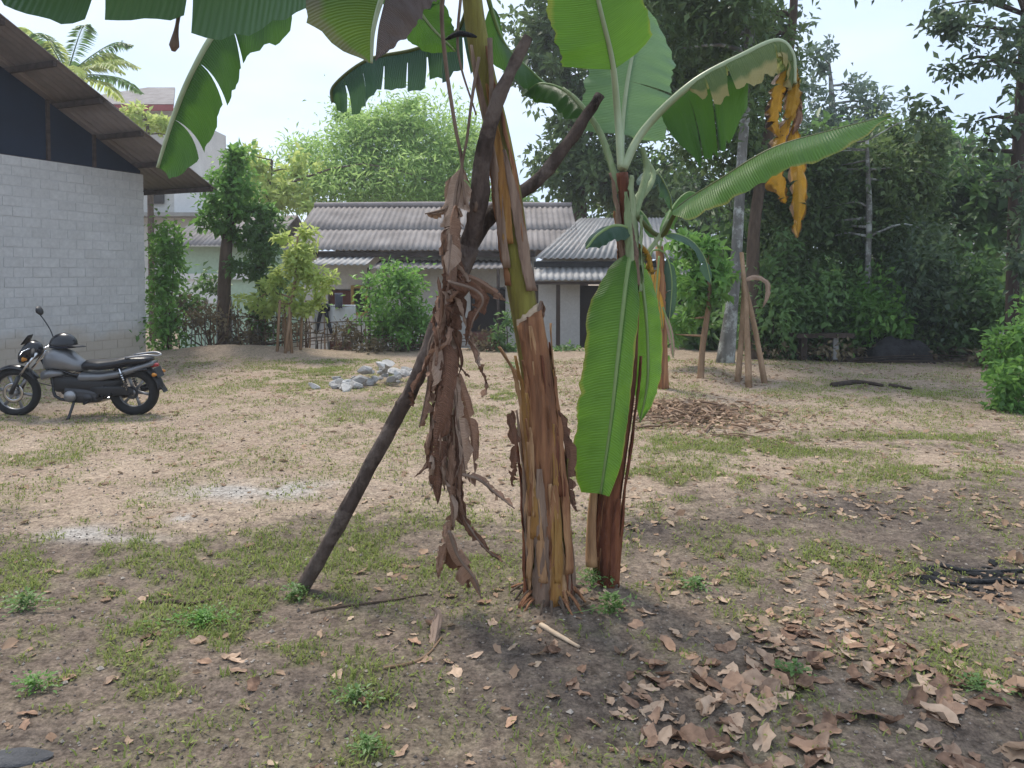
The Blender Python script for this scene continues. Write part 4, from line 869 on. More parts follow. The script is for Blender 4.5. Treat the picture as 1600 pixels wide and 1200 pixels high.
blade(ban1, 'leaf', PX([top1, (760, -260, 3.6), (860, -420, 4.0), (1010, -480, 4.4), (1150, -430, 4.7)]), .3, .3, (0, 0, 1), M['ban_fresh'], M['midrib_pale'], t0=.25, aL=10, aR=10, grav=.2, rib=(.024, .008), seed=8, ntear=2)
blade(ban1, 'leaf', PX([top1, (720, -280, 3.9), (690, -450, 4.6), (650, -420, 5.4)]), .3, .3, (0, 0, 1), M['ban_fresh'], M['midrib_pale'], t0=.3, aL=10, aR=10, grav=.2, rib=(.024, .008), seed=9)
# long dry stalks down the stem and a dangling strip
for pts, r0, r1 in (([(700, -60, 3.35), (690, 20, 3.3), (698, 110, 3.3), (712, 200, 3.32), (722, 262, 3.35), (712, 330, 3.36)], .011, .007), ([(748, 90, 3.38), (738, 150, 3.33), (730, 215, 3.32), (722, 262, 3.34), (726, 320, 3.36)], .008, .005),
                    ([(765, 60, 3.36), (768, 150, 3.36), (762, 240, 3.37), (742, 330, 3.37)], .013, .009), ([(722, -30, 3.38), (716, 80, 3.36), (744, 180, 3.34)], .008, .004)):
    MB().tube(cr(PX(pts), 24), np.linspace(r0, r1, 24), 6, .15).build('dry_petiole', M['midrib_dry'], ban1)
MB().tube(cr(PX([(292, -60, 2.4), (284, 0, 2.38), (276, 45, 2.38), (271, 80, 2.38)]), 14), np.interp(np.arange(14), [0, 8, 12, 13], [.005, .006, .014, .006]), 7, .2).build('dry_strip', M['midrib_dry'], ban1)
MB().tube(cr(PX([(696, 62, 3.36), (720, 52, 3.34), (745, 58, 3.36)]), 8), [.004, .009, .011, .012, .012, .011, .009, .004], 7, .2).build('dry_tie', M['char'], ban1)

# hanging dead leaves: (points, half widths, material)
DL = [([(710, 318), (690, 328), (664, 334)], .02, .06, 'ban_drytan'), ([(710, 296), (735, 302), (760, 318)], .04, .03, 'ban_dry'), ([(722, 262), (712, 300), (706, 360), (700, 430)], .07, .05, 'ban_drytan'), ([(716, 300), (712, 340), (706, 390)], .03, .04, 'ban_drytan'), ([(708, 330), (698, 365), (694, 400), (700, 450)], .03, .02, 'ban_dry'),
      ([(712, 320), (708, 400), (700, 470), (690, 520)], .05, .06, 'ban_dry'), ([(700, 380), (712, 430), (706, 490), (690, 540)], .05, .04, 'ban_drydark'), ([(690, 430), (730, 432), (765, 450), (790, 470)], .03, .04, 'ban_dry'),
      ([(700, 440), (740, 452), (755, 470), (740, 500), (728, 540)], .03, .03, 'ban_drydark'), ([(695, 470), (715, 500), (712, 550), (710, 610)], .03, .04, 'ban_dry'), ([(690, 500), (670, 540), (668, 600), (655, 668)], .05, .05, 'ban_dry'),
      ([(692, 520), (698, 570), (690, 640), (682, 700), (684, 790)], .045, .05, 'ban_drydark'), ([(690, 530), (705, 590), (718, 670), (728, 748)], .075, .07, 'ban_drytan'), ([(700, 560), (725, 620), (738, 680), (742, 742)], .04, .035, 'ban_dry'),
      ([(722, 742), (748, 750), (775, 772), (804, 795)], .03, .035, 'ban_dry'), ([(686, 600), (678, 650), (674, 725)], .02, .02, 'ban_drydark'), ([(715, 700), (712, 760), (718, 810), (745, 832)], .025, .025, 'ban_drydark'),
      ([(705, 690), (705, 770), (708, 830)], .02, .02, 'ban_dry'), ([(718, 740), (722, 800), (752, 850), (786, 878)], .015, .03, 'ban_drydark'), ([(708, 800), (698, 850), (684, 905)], .02, .03, 'ban_dry'), ([(702, 830), (716, 870), (742, 905), (752, 935)], .05, .06, 'ban_dry'),
      ([(690, 860), (715, 885), (735, 918)], .03, .04, 'ban_drydark'), ([(706, 450), (696, 500), (712, 545)], .04, .03, 'ban_dry'), ([(800, 640), (806, 700), (800, 760)], .02, .02, 'ban_drydark'), ([(846, 470), (838, 500), (832, 515)], .03, .03, 'ban_dry'), ([(870, 640), (885, 710), (890, 770), (902, 800)], .03, .03, 'ban_drydark')]
for i, (pt, a, b, m) in enumerate(DL):
    yy = 3.36 + .05 * math.sin(i * 2.1); pth = [P(x, y, yy + .04 * math.sin(y * .02 + i)) for x, y in pt]
    blade(ban1, 'dry_leaf', pth, a * 1.45, b * 1.45, (math.sin(i * 1.7) * .7, -1, .1 * math.cos(i)), M[m], M['midrib_dry'] if i % 2 == 0 else None, t0=0, aL=25 + 20 * math.sin(i), aR=25 + 20 * math.cos(i * 1.3), grav=.25, crum=.02, rib=(.008, .003), n=36, tip=.55, start=.12, seed=40 + i, curl=50, ntear=3, gap=.16, rag=.25, sag=22)

rs = np.random.default_rng(63)
for k in range(34):                    # thin frayed ribbons
    tt_ = rs.random(); sx, sy = 706 - 16 * tt_ + rs.normal() * 14, 330 + 400 * tt_ + rs.normal() * 20; L = rs.uniform(50, 150); dx = rs.normal() * 16
    pts_ = [P(sx, sy, 3.34 + rs.normal() * .03), P(sx + dx * .3 + rs.normal() * 5, sy + L * .4, 3.34 + rs.normal() * .03), P(sx + dx + rs.normal() * 7, sy + L * .75, 3.34 + rs.normal() * .04), P(sx + dx * 1.3, sy + L, 3.34 + rs.normal() * .04)]
    blade(ban1, 'dry_leaf', pts_, rs.uniform(.006, .022), rs.uniform(.006, .022), (rs.normal(), -1, .1), M[['ban_dry', 'ban_drytan', 'ban_drydark'][k % 3]], None, t0=0, aL=rs.uniform(0, 60), aR=rs.uniform(0, 60), grav=.2, crum=.015, n=22, tip=.5, start=.1, seed=300 + k, curl=40)
# --- forked prop pole
f0 = Gp(463, 918); pz = Hf(f0[0], f0[1])
main = [(f0[0], f0[1], pz - .04)] + PX([(545, 790, 3.62), (615, 660, 3.58), (652, 588, 3.55), (692, 490, 3.5), (733, 385, 3.46)])
t1 = PX([(733, 385, 3.46), (748, 310, 3.40), (756, 240, 3.36), (772, 172, 3.33), (798, 112, 3.31), (826, 58, 3.30)])
t2 = PX([(726, 402, 3.47), (758, 345, 3.52), (800, 308, 3.66), (842, 280, 3.70), (890, 220, 3.72), (918, 178, 3.72), (938, 148, 3.72)])
prop = empty('forked_prop_pole', (f0[0], f0[1], pz), 'dark forked branch leaning as a prop under the old banana stem', 'prop')
mb = MB().tube(cr(main, 40), np.interp(np.linspace(0, 1, 40), [0, .5, .8, 1], [.036, .034, .038, .046]), 14, .2, nz=30)
rk = np.random.default_rng(17); pmain = cr(main, 40)
for k in range(5):
    i = int(rk.integers(3, 37)); a = rk.uniform(0, 6.3); d_ = np.array([math.cos(a) * .8, -abs(math.sin(a)) * .6, .5]); mb.tube([pmain[i], pmain[i] + d_ * .03, pmain[i] + d_ * rk.uniform(.036, .044)], [.026, .018, .008], 7, .2)
mb.build('pole', M['prop_bark'], prop)
MB().tube(cr([main[-2], *t1], 34), np.interp(np.linspace(0, 1, 34), [0, .3, 1], [.04, .042, .022]), 12, .2, nz=22).build('fork_arm', M['prop_bark'], prop)
MB().tube(cr(t2, 30), np.interp(np.linspace(0, 1, 30), [0, .3, 1], [.04, .035, .024]), 12, .2, nz=22).build('fork_arm', M['prop_bark'], prop)

# --- second plant
b2 = Gp(942, 916); Y2 = float(b2[1]); z2 = Hf(b2[0], Y2)
ban2 = empty('banana_plant', (b2[0], Y2, z2), 'younger banana plant with dark red brown stem and long green drooping leaves', 'banana plant')
s2 = [(946, 920, 32), (953, 800, 32), (966, 700, 31), (979, 600, 30), (985, 500, 27), (986, 420, 25), (980, 340, 22), (972, 270, 18)]
pp = PX([(a, b, Y2) for a, b, w in s2]); pp[0][2] = z2 - .05; cen2 = cr(pp, NS); rad2 = np.interp(np.linspace(0, 1, NS), np.linspace(0, 1, len(s2)), [w * Y2 / F / 2 for a, b, w in s2])
MB().tube(cen2, rad2, 16, .06, nz=9).build('pseudostem', M['sheath_red'], ban2)
stem_sheaths(ban2, cen2, rad2, 14, ['sheath_red', 'sheath_red', 'sheath_brown', 'sheath_red', 'sheath_red', 'sheath_tan'], 21, (0, .1), (.15, .5), .04, (.15, .5))
stem_sheaths(ban2, cen2, rad2, 7, ['petiole', 'sheath_grey', 'petiole', 'sheath_brown'], 25, (.62, .8), (.15, .3), .03, (.3, .8))
MB().tube(cr(PX([(925, 885, Y2 - .05), (924, 840, Y2 - .03), (928, 770, Y2 - .02), (940, 700, Y2)]), 14), np.linspace(.028, .018, 14), 9, .12).build('dry_petiole', M['sheath_tan'], ban2)
c2 = (972, 262, Y2)
L2 = [
 ([c2, (966, 180, 3.72), (958, 100, 3.62), (942, 30, 3.5), (918, -70, 3.4), (890, -190, 3.4)], .25, .25, (.15, -1, -.15), 'ban_fresh', 'midrib_pale', dict(t0=.36, aL=6, aR=6, grav=.05, rib=(.02, .007), start=.06, tip=.6, curl=8)),
 ([c2, (972, 205, 3.86), (980, 130, 3.92), (992, 70, 3.98), (1008, 10, 4.05)], .23, .26, (.1, -1, .35), 'ban_pale', 'midrib_pale', dict(t0=.26, aL=5, aR=5, grav=.22, rib=(.017, .007), start=.06, tip=.6, curl=14, tears=[(1, .4)], gap=.06)),
 ([c2, (1008, 196, 3.7), (1080, 128, 3.6), (1160, 84, 3.55), (1214, 62, 3.55), (1240, 84, 3.55), (1243, 130, 3.55)], .10, .22, (.15, -.25, 1), 'ban_cream', 'midrib_pale', dict(t0=.42, aL=20, aR=25, grav=1.6, crum=.02, sag=18, rib=(.022, .008), start=.08, tip=.75, endw=.3, curl=25, ntear=7, gap=.16, rag=.5)),
 ([(1030, 175, 3.75), (1060, 140, 3.7), (1110, 118, 3.66), (1170, 122, 3.64)], .01, .40, (-.1, -1, .55), 'ban_dark', None, dict(t0=0, aL=5, aR=20, grav=1.6, start=.2, tip=.6, curl=10, endw=.3, tears=[(1, .35), (1, .62)], gap=.07)),
 ([(990, 330, Y2), (1032, 366, 3.7), (1062, 322, 3.55), (1125, 280, 3.4), (1205, 232, 3.25), (1300, 203, 3.1), (1392, 180, 3.0)], .13, .20, (.2, -.5, .9), 'ban_fresh', 'midrib_dark', dict(t0=.26, aL=0, aR=10, grav=.28, rib=(.014, .004), start=.12, tip=.62, curl=18)),
 ([(985, 385, Y2), (984, 400, 3.62), (977, 450, 3.55), (965, 560, 3.52), (954, 660, 3.52), (938, 772, 3.54)], .085, .175, (-.1, -1, .15), 'ban_fresh', 'midrib', dict(t0=.04, aL=12, aR=6, grav=.0, rib=(.014, .006), start=.22, tip=.8, endw=.55, curl=8)),
 ([(988, 388, Y2), (1000, 420, 3.72), (1010, 500, 3.7), (1012, 590, 3.7), (1000, 660, 3.72)], .09, .075, (.2, -1, .1), 'ban_fresh', 'midrib', dict(t0=.06, aL=10, aR=10, grav=.0, rib=(.012, .005), start=.25, tip=.6, curl=15)),
 ([(992, 400, Y2), (985, 360, 3.65), (960, 352, 3.52), (934, 366, 3.45), (916, 388, 3.42)], .075, .105, (0, -.7, .8), 'ban_teal', 'midrib', dict(t0=.2, aL=25, aR=15, grav=.5, rib=(.012, .005), start=.25, tip=.55, curl=25)),
]
for i, (pt, a, b, fc, m, rm, kw) in enumerate(L2): blade(ban2, 'leaf', PX(pt), a, b, fc, M[m], M[rm] if rm else None, seed=70 + i, **kw)
for i, (pt, a, b, m) in enumerate([([(1241, 90), (1244, 130), (1240, 160), (1232, 200)], .03, .04, 'ban_orange'), ([(1228, 110), (1218, 150), (1214, 190), (1222, 215)], .05, .05, 'ban_orange'), ([(1238, 180), (1222, 230), (1220, 270), (1228, 318)], .05, .06, 'ban_orange'),
                                   ([(1240, 195), (1246, 260), (1248, 310), (1246, 372)], .05, .045, 'ban_orange'), ([(1236, 130), (1205, 165), (1198, 205)], .03, .03, 'ban_drygrey'), ([(1244, 140), (1246, 180), (1238, 210)], .03, .03, 'ban_dry'), ([(1215, 66), (1232, 100), (1236, 140)], .06, .07, 'ban_cream'),
                                   ([(985, 395), (1002, 385), (1014, 400), (1018, 430)], .035, .03, 'ban_orange')]):
    yy = 3.55 if i < 7 else 3.62
    blade(ban2, 'dry_leaf', [P(x, y, yy + .03 * math.sin(i + y * .02)) for x, y in pt], a * 1.35, b * 1.35, (math.sin(i) * .5, -1, 0), M[m], None, t0=0, aL=20, aR=30, grav=.2, crum=.024, n=36, tip=.6, start=.15, seed=90 + i, curl=40, ntear=2, gap=.12, rag=.3, sag=15)
# petioles clustered at the crown
for pts, r0, r1 in (([(968, 300, Y2), (940, 210, 3.8), (905, 160, 3.85), (880, 138, 3.9)], .016, .008), ([(990, 340, Y2), (1010, 270, 3.78), (1004, 230, 3.78)], .022, .012), ([(984, 330, Y2), (1000, 300, 3.9), (1030, 265, 4.0)], .014, .008), ([(985, 330, Y2), (1020, 280, 3.85), (1012, 250, 3.9)], .018, .01),
                    ([(1000, 410, Y2), (1030, 370, 3.7), (1045, 345, 3.65)], .012, .011)):
    MB().tube(cr(PX(pts), 16), np.linspace(r0, r1, 16), 8, .06).build('petiole', M['petiole'], ban2)
blade(ban2, 'leaf', PX([(968, 300, Y2), (935, 205, 3.82), (890, 146, 3.95), (845, 130, 4.05), (815, 150, 4.1)]), .11, .1, (0, -.5, 1), M['ban_dark'], M['midrib'], t0=.5, aL=15, aR=15, grav=.7, rib=(.012, .005), seed=120)
blade(ban2, 'leaf', PX([(990, 340, Y2), (1020, 268, 3.95), (1045, 300, 4.1), (1050, 330, 4.15)]), .07, .07, (.3, -.8, .5), M['ban_teal'], M['midrib'], t0=.35, aL=15, aR=15, grav=.5, rib=(.01, .004), seed=121)

# --- small far plant
b3 = Gp(1036, 606); Y3 = float(b3[1]); z3 = Hf(b3[0], Y3)
ban3 = empty('banana_plant', (b3[0], Y3, z3), 'small far banana plant with reddish stem and yellowed hanging leaves', 'banana plant')
MB().tube(cr([(b3[0], Y3, z3 - .05)] + PX([(1034, 540, Y3), (1036, 460, Y3), (1030, 385, Y3)]), 20), np.linspace(.085, .05, 20), 12, .08).build('pseudostem', M['sheath_brown'], ban3)
for i, (pt, a, b, m, fc) in enumerate([([(1030, 390), (1040, 365), (1075, 372), (1100, 400), (1112, 445)], .10, .16, 'ban_teal', (0, -.5, 1)), ([(1030, 390), (1042, 400), (1050, 440), (1046, 500)], .14, .12, 'ban_teal', (.1, -1, .2)), ([(1030, 390), (1018, 395), (1016, 430), (1030, 470), (1036, 515)], .12, .1, 'ban_orange', (0, -1, .1)),
                                    ([(1030, 388), (1010, 340), (985, 320), (955, 335)], .12, .12, 'ban_dark', (0, -.5, 1)), ([(1030, 388), (1048, 330), (1075, 300), (1105, 310)], .13, .13, 'ban_fresh', (0, -.5, 1)), ([(1036, 480), (1048, 520), (1052, 560)], .05, .05, 'ban_drytan', (0, -1, .1)), ([(1030, 400), (1026, 450), (1024, 500)], .07, .06, 'ban_orange', (0, -1, .1))]):
    blade(ban3, 'leaf' if m not in ('ban_orange', 'ban_drytan') else 'dry_leaf', [P(x, y, Y3 - .05 - .03 * i) for x, y in pt], a, b, fc, M[m], M['midrib'], t0=.15, aL=15, aR=15, grav=.5, rib=(.014, .006), n=28, seed=130 + i, ntear=1)
bl = blade(bpy.data.objects['grey_barked_tree'], 'dry_vine', [P(x, y, 11.15) for x, y in [(1160, 440), (1180, 432), (1198, 440), (1200, 460), (1192, 480)]], .05, .05, (0, -1, .3), M['ban_drytan'], None, t0=0, aL=20, aR=20, n=30, crum=.03, seed=150)

# ------------------------------------------------------------------ motorcycle (front to the left), measured in hundredths then scaled
S = .00690
gA, gB = Gp(28, 649), Gp(212, 648); mid = (gA + gB) / 2; bz = Hf(mid[0], mid[1])
bike = empty('motorcycle', (mid[0], mid[1], bz), 'black and silver motorcycle parked on its stand before the block wall', 'motorcycle', rz=math.pi + math.atan2(gB[1] - gA[1], gB[0] - gA[0]))
bike.rotation_euler = (math.radians(-4), 0, bike.rotation_euler[2])
def Bk(px, py, y=0.): return np.array([(120 - px) * S, y, (649 - py) * S])
def bpart(mb, name, mat, parent=None, smooth=True): return mb.build(name, mat, parent or bike, smooth, world=False)
def ring(c, R, r, seg=40, sub=10, fl=1.0):
    v, f = [], []
    for i in range(seg):
        a = 2 * math.pi * i / seg
        for j in range(sub):
            b = 2 * math.pi * j / sub; rr = R + r * math.cos(b); v.append(c + np.array([math.cos(a) * rr, math.sin(b) * r * fl, math.sin(a) * rr]))
    for i in range(seg):
        for j in range(sub): f.append([i * sub + j, i * sub + (j + 1) % sub, ((i + 1) % seg) * sub + (j + 1) % sub, ((i + 1) % seg) * sub + j])
    return v, f
def loft(secs):          # closed tube through super-elliptic sections: (centre, half y, half z, exponent)
    v, f, sg = [], [], 18
    for c, hy, hz, e in secs:
        for k in range(sg):
            a = 2 * math.pi * k / sg; ca, sa = math.cos(a), math.sin(a)
            v.append(np.array(c) + np.array([0, hy * math.copysign(abs(ca) ** e, ca), hz * math.copysign(abs(sa) ** e, sa)]))
    n = len(secs)
    for i in range(n - 1):
        for k in range(sg): f.append([i * sg + k, i * sg + (k + 1) % sg, (i + 1) * sg + (k + 1) % sg, (i + 1) * sg + k])
    mb = MB().add(v, f); b = len(v); mb.add([secs[0][0], secs[-1][0]], np.zeros((0, 3), int))
    mb.f.append(np.array([[b, (k + 1) % sg, k] for k in range(sg)] + [[b + 1, (n - 1) * sg + k, (n - 1) * sg + (k + 1) % sg] for k in range(sg)])); mb.m.append(np.zeros(2 * sg)); return mb
WR = .262
for nm, cpx, tw in (('front', 29, .04), ('rear', 210, .052)):
    c = np.array([(120 - cpx) * S, 0, WR]); w = bpart(MB().add(*ring(c, WR - tw, tw, fl=1.05)), 'wheel', M['rubber']); w['label'] = nm + ' wheel'
    rm = MB().add(*ring(c, WR - 2 * tw + .012, .014, 40, 8, 1.6))
    for k in range(6):
        a = k * math.pi / 3 + .2; d = np.array([math.cos(a), 0, math.sin(a)]); rm.tube([c + d * .03, c + d * .1, c + d * (WR - 2 * tw + .005)], [.016, .011, .015], 6, flat=1.3)
    bpart(rm, 'rim', M['alloy'], w); bpart(MB().tube([c - [0, .07, 0], c + [0, .07, 0]], .035, 14), 'hub', M['alloy'], w)
    if nm == 'front': bpart(MB().add(*ring(c + [0, .045, 0], .09, .02, 30, 6, .15)), 'brake_disc', M['chrome'], w)
    else: bpart(MB().add(*ring(c + [0, .06, 0], .055, .015, 24, 6, .3)), 'sprocket', M['engine'], w)
ax = np.array([(120 - 29) * S, 0, WR])
for sy in (-1, 1):
    bpart(MB().tube(np.array([ax + [0, .085 * sy, 0], ax + [-.09, .085 * sy, .18]]), .022, 10), 'fork_slider', M['engine']); bpart(MB().tube(np.array([ax + [-.09, .085 * sy, .18], Bk(72, 548) + [0, .085 * sy, 0]]), .015, 10), 'fork_tube', M['chrome'])
def fender(c, R, a0, a1, hw, name, mat):
    g = np.zeros((20, 7, 3))
    for i in range(20):
        a = math.radians(a0 + (a1 - a0) * i / 19)
        for j in range(7):
            u = j / 6 * 2 - 1; rr = R - .03 * u * u; g[i, j] = c + np.array([math.cos(a) * rr, hw * u, math.sin(a) * rr])
    return bpart(MB().slab(g, .004), name, mat)
fender(ax, WR + .03, 25, 150, .06, 'front_fender', M['black_paint'])
rx_ = np.array([(120 - 210) * S, 0, WR]); fender(rx_, WR + .05, 50, 175, .07, 'rear_fender', M['black_plastic'])
bpart(MB().slab(np.array([[Bk(243, 585, -.06), Bk(243, 585, .06)], [Bk(258, 612, -.05), Bk(258, 612, .05)]]), .006), 'mud_flap', M['black_plastic'], smooth=False)
h = bpart(loft([(Bk(40, 560), .02, .03, .8), (Bk(42, 556), .075, .07, .8), (Bk(50, 550), .10, .10, .8), (Bk(60, 545), .10, .105, .8), (Bk(70, 545), .06, .07, .8), (Bk(74, 546), .02, .03, .8)]), 'headlight_cowl', M['black_paint'])
bpart(loft([(Bk(38, 562), .01, .01, 1), (Bk(39.5, 561), .055, .045, 1), (Bk(43, 560), .06, .05, 1)]), 'headlight', M['lens'], h)
bpart(MB().slab(np.array([[Bk(48, 536, y) for y in np.linspace(-.08, .08, 6)], [Bk(57, 522, y) for y in np.linspace(-.05, .05, 6)]]), .004), 'windscreen', M['black_plastic'], h)
hb = bpart(MB().tube(cr([Bk(86, 545, .34), Bk(78, 540, .22), Bk(70, 545, .06), Bk(70, 545, -.06), Bk(78, 540, -.22), Bk(86, 545, -.34)], 30), .011, 8), 'handlebar', M['chrome'])
for sy in (-1, 1):
    bpart(MB().tube([Bk(79, 540, .23 * sy), Bk(88, 546, .36 * sy)], .018, 10), 'grip', M['rubber'], hb); bpart(MB().tube(cr([Bk(73, 538, .22 * sy), Bk(68, 541, .28 * sy), Bk(70, 545, .36 * sy)], 8), .006, 6), 'lever', M['chrome'], hb)
    if sy > 0: continue
    mir = bpart(MB().tube(cr([Bk(76, 541, .22 * sy), Bk(67, 520, .25 * sy), Bk(57, 505, .27 * sy), Bk(50, 496, .28 * sy)], 10), .006, 7), 'mirror', M['black_plastic'])
    bpart(loft([(Bk(53, 494, .28 * sy), .01, .01, .8), (Bk(51.5, 491.5, .28 * sy), .05, .035, .8), (Bk(48, 488, .28 * sy), .06, .04, .8), (Bk(45, 486, .28 * sy), .02, .015, .8)]), 'mirror_head', M['black_plastic'], mir)
for sy in (-1, 1):
    bpart(loft([(Bk(58 - 6, 557, .12 * sy), .01, .01, 1), (Bk(60 - 6, 557, .13 * sy), .025, .025, 1), (Bk(66 - 6, 557, .13 * sy), .01, .01, 1)]), 'indicator', M['amber'])
    bpart(loft([(Bk(244, 582, .10 * sy), .01, .01, 1), (Bk(247, 582, .11 * sy), .025, .022, 1), (Bk(252, 582, .11 * sy), .01, .01, 1)]), 'indicator', M['amber'])
bpart(loft([(Bk(76, 566), .04, .06, .7), (Bk(84, 560), .11, .10, .7), (Bk(98, 558), .145, .115, .7), (Bk(114, 562), .14, .10, .7), (Bk(130, 569), .10, .065, .7), (Bk(140, 572), .06, .04, .7)]), 'fuel_tank', M['silver_paint'])
bpart(loft([(Bk(86, 592), .04, .05, .6), (Bk(96, 596), .09, .10, .6), (Bk(120, 598), .10, .10, .6), (Bk(160, 600), .10, .085, .6), (Bk(182, 598), .08, .06, .6), (Bk(196, 596), .04, .03, .6)]), 'engine_housing', M['black_plastic'])
bpart(MB().tube([Bk(100, 543), Bk(100, 540)], .03, 14), 'fuel_cap', M['chrome'])
bpart(loft([(Bk(76, 584), .10, .05, .6), (Bk(92, 580), .135, .045, .6), (Bk(108, 580), .11, .03, .6)]), 'tank_shroud', M['silver_paint'])
bpart(loft([(Bk(132, 572), .05, .03, .7), (Bk(142, 568), .105, .05, .7), (Bk(165, 569), .135, .05, .7), (Bk(188, 566), .135, .05, .7), (Bk(205, 562), .12, .05, .7), (Bk(230, 561), .10, .035, .7), (Bk(240, 560), .05, .015, .7)]), 'seat', M['seat'])
bpart(loft([(Bk(125, 590), .05, .03, .6), (Bk(135, 586), .115, .05, .6), (Bk(165, 586), .12, .045, .6), (Bk(190, 582), .115, .04, .6), (Bk(220, 573), .10, .035, .6), (Bk(244, 566), .06, .025, .6)]), 'side_panel', M['silver_paint'])
bpart(loft([(Bk(240, 570), .05, .02, .7), (Bk(246, 569), .045, .02, .7), (Bk(249, 570), .02, .01, .7)]), 'tail_light', M['tail'])
bpart(MB().tube(cr([Bk(205, 556, .1), Bk(236, 552, .1), Bk(250, 554, .05), Bk(250, 554, -.05), Bk(236, 552, -.1), Bk(205, 556, -.1)], 24), .011, 8), 'grab_rail', M['alloy'])
fr = MB()
for sy in (-1, 1):
    fr.tube(cr([Bk(74, 560, .03 * sy), Bk(90, 590, .05 * sy), Bk(98, 618, .08 * sy), Bk(150, 622, .1 * sy), Bk(172, 600, .1 * sy)], 16), .016, 8); fr.tube(cr([Bk(80, 565, .04 * sy), Bk(140, 584, .09 * sy), Bk(236, 574, .08 * sy)], 12), .014, 8)
bpart(fr, 'frame', M['black_paint'])
en = MB().add(*(lambda m: (np.vstack(m.v), np.vstack([f for f in m.f if f.shape[1] == 4])))(loft([(Bk(108, 612), .06, .05, .6), (Bk(112, 612), .12, .085, .6), (Bk(136, 614), .13, .085, .6), (Bk(158, 616), .12, .07, .6), (Bk(166, 616), .06, .04, .6)])))
for k in range(7): en.box(Bk(108 + k * .6, 600 - k * 2.6), (.14, .16, .008), rot=[[math.cos(.35), 0, math.sin(.35)], [0, 1, 0], [-math.sin(.35), 0, math.cos(.35)]])
bpart(en, 'engine', M['engine'], smooth=False)
bpart(MB().tube([Bk(122, 614, .12), Bk(122, 614, .15)], .06, 20), 'engine_cover', M['alloy'])
bpart(MB().tube([Bk(148, 617, .11), Bk(148, 617, .135)], .045, 20), 'sprocket_cover', M['engine'])
bpart(MB().tube(cr([Bk(106, 606, -.06), Bk(98, 622, -.10), Bk(130, 632, -.13), Bk(165, 626, -.15)], 14), .02, 10), 'exhaust_pipe', M['chrome'])
bpart(MB().tube(cr([Bk(165, 626, -.15), Bk(190, 620, -.16), Bk(228, 606, -.16)], 10), np.linspace(.03, .045, 10), 12), 'muffler', M['black_paint'])
for sy in (-1, 1):
    bpart(MB().tube([Bk(160, 614, .09 * sy), Bk(210, 611, .09 * sy)], .018, 8, flat=1.3), 'swing_arm', M['black_paint']); sh = bpart(MB().tube([Bk(206, 606, .11 * sy), Bk(196, 572, .11 * sy)], .012, 8), 'shock_absorber', M['chrome'])
    hel = np.array([Bk(205 - 7.5 * f, 603 - 26 * f, .11 * sy) + .026 * np.array([math.cos(f * 44), math.sin(f * 44), 0]) for f in np.linspace(0, 1, 60)]); bpart(MB().tube(hel, .005, 5), 'spring', M['black_paint'], sh)
    bpart(MB().tube([Bk(150, 622, .10 * sy), Bk(150, 622, .24 * sy)], .014, 8), 'footrest', M['rubber']); bpart(MB().tube([Bk(182, 612, .11 * sy), Bk(182, 612, .2 * sy)], .012, 8), 'footrest', M['rubber'])
bpart(loft([(Bk(150, 606, .09), .012, .03, .6), (Bk(165, 607, .10), .018, .05, .6), (Bk(195, 607, .10), .018, .05, .6), (Bk(214, 609, .09), .012, .03, .6)]), 'chain_cover', M['black_plastic'])
bpart(MB().tube(cr([Bk(126, 620, .10), Bk(124, 634, .15), Bk(122, 649, .21)], 8), [.014] * 7 + [.024], 8), 'side_stand', M['black_paint'])
bpart(MB().slab(np.array([[Bk(246, 573, -.08), Bk(246, 573, .08)], [Bk(252, 588, -.08), Bk(252, 588, .08)]]), .004), 'number_plate', M['engine'], smooth=False)
bpart(MB().tube(cr([Bk(70, 548, .05), Bk(60, 565, .1), Bk(66, 590, .09), Bk(92, 600, .08)], 14), .005, 6), 'cable', M['black_plastic'])

# helmet resting on the tank
R3 = Matrix.Rotation(bike.rotation_euler[2], 4, 'Z'); hc = Vector(bike.location) + R3 @ Vector(Bk(104, 545, .03))
hel = empty('crash_helmet', hc, 'shiny black open face helmet resting on the motorcycle tank', 'helmet', rz=bike.rotation_euler[2])
v, f = [], []; nu, nv = 26, 14
for i in range(nv):
    ph = math.radians(-12 + 102 * i / (nv - 1))
    for j in range(nu):
        a = 2 * math.pi * j / nu; v.append([math.cos(ph) * math.cos(a) * .14, math.cos(ph) * math.sin(a) * .115, .05 + math.sin(ph) * .125])
for i in range(nv - 1):
    for j in range(nu): f.append([i * nu + j, i * nu + (j + 1) % nu, (i + 1) * nu + (j + 1) % nu, (i + 1) * nu + j])
MB().add(v, f).build('shell', M['black_paint'], hel, world=False)
g = np.array([[[-.12 * math.cos(a), .11 * math.sin(a), .05 + .0] for a in np.linspace(-1.1, 1.1, 9)], [[-.14 - .09 * math.cos(a), .09 * math.sin(a), .025] for a in np.linspace(-1.1, 1.1, 9)]]); MB().slab(g, .004).build('peak', M['black_plastic'], hel, world=False)
MB().add(*ring(np.array([0, 0, 0]), .128, .012, 30, 8)).build('lining', M['cloth_dark'], hel, world=False); bpy.data.objects['lining'].rotation_euler = (math.pi / 2, 0, 0); bpy.data.objects['lining'].location = (0, 0, .028); bpy.data.objects['lining'].scale = (1, 1, .84)

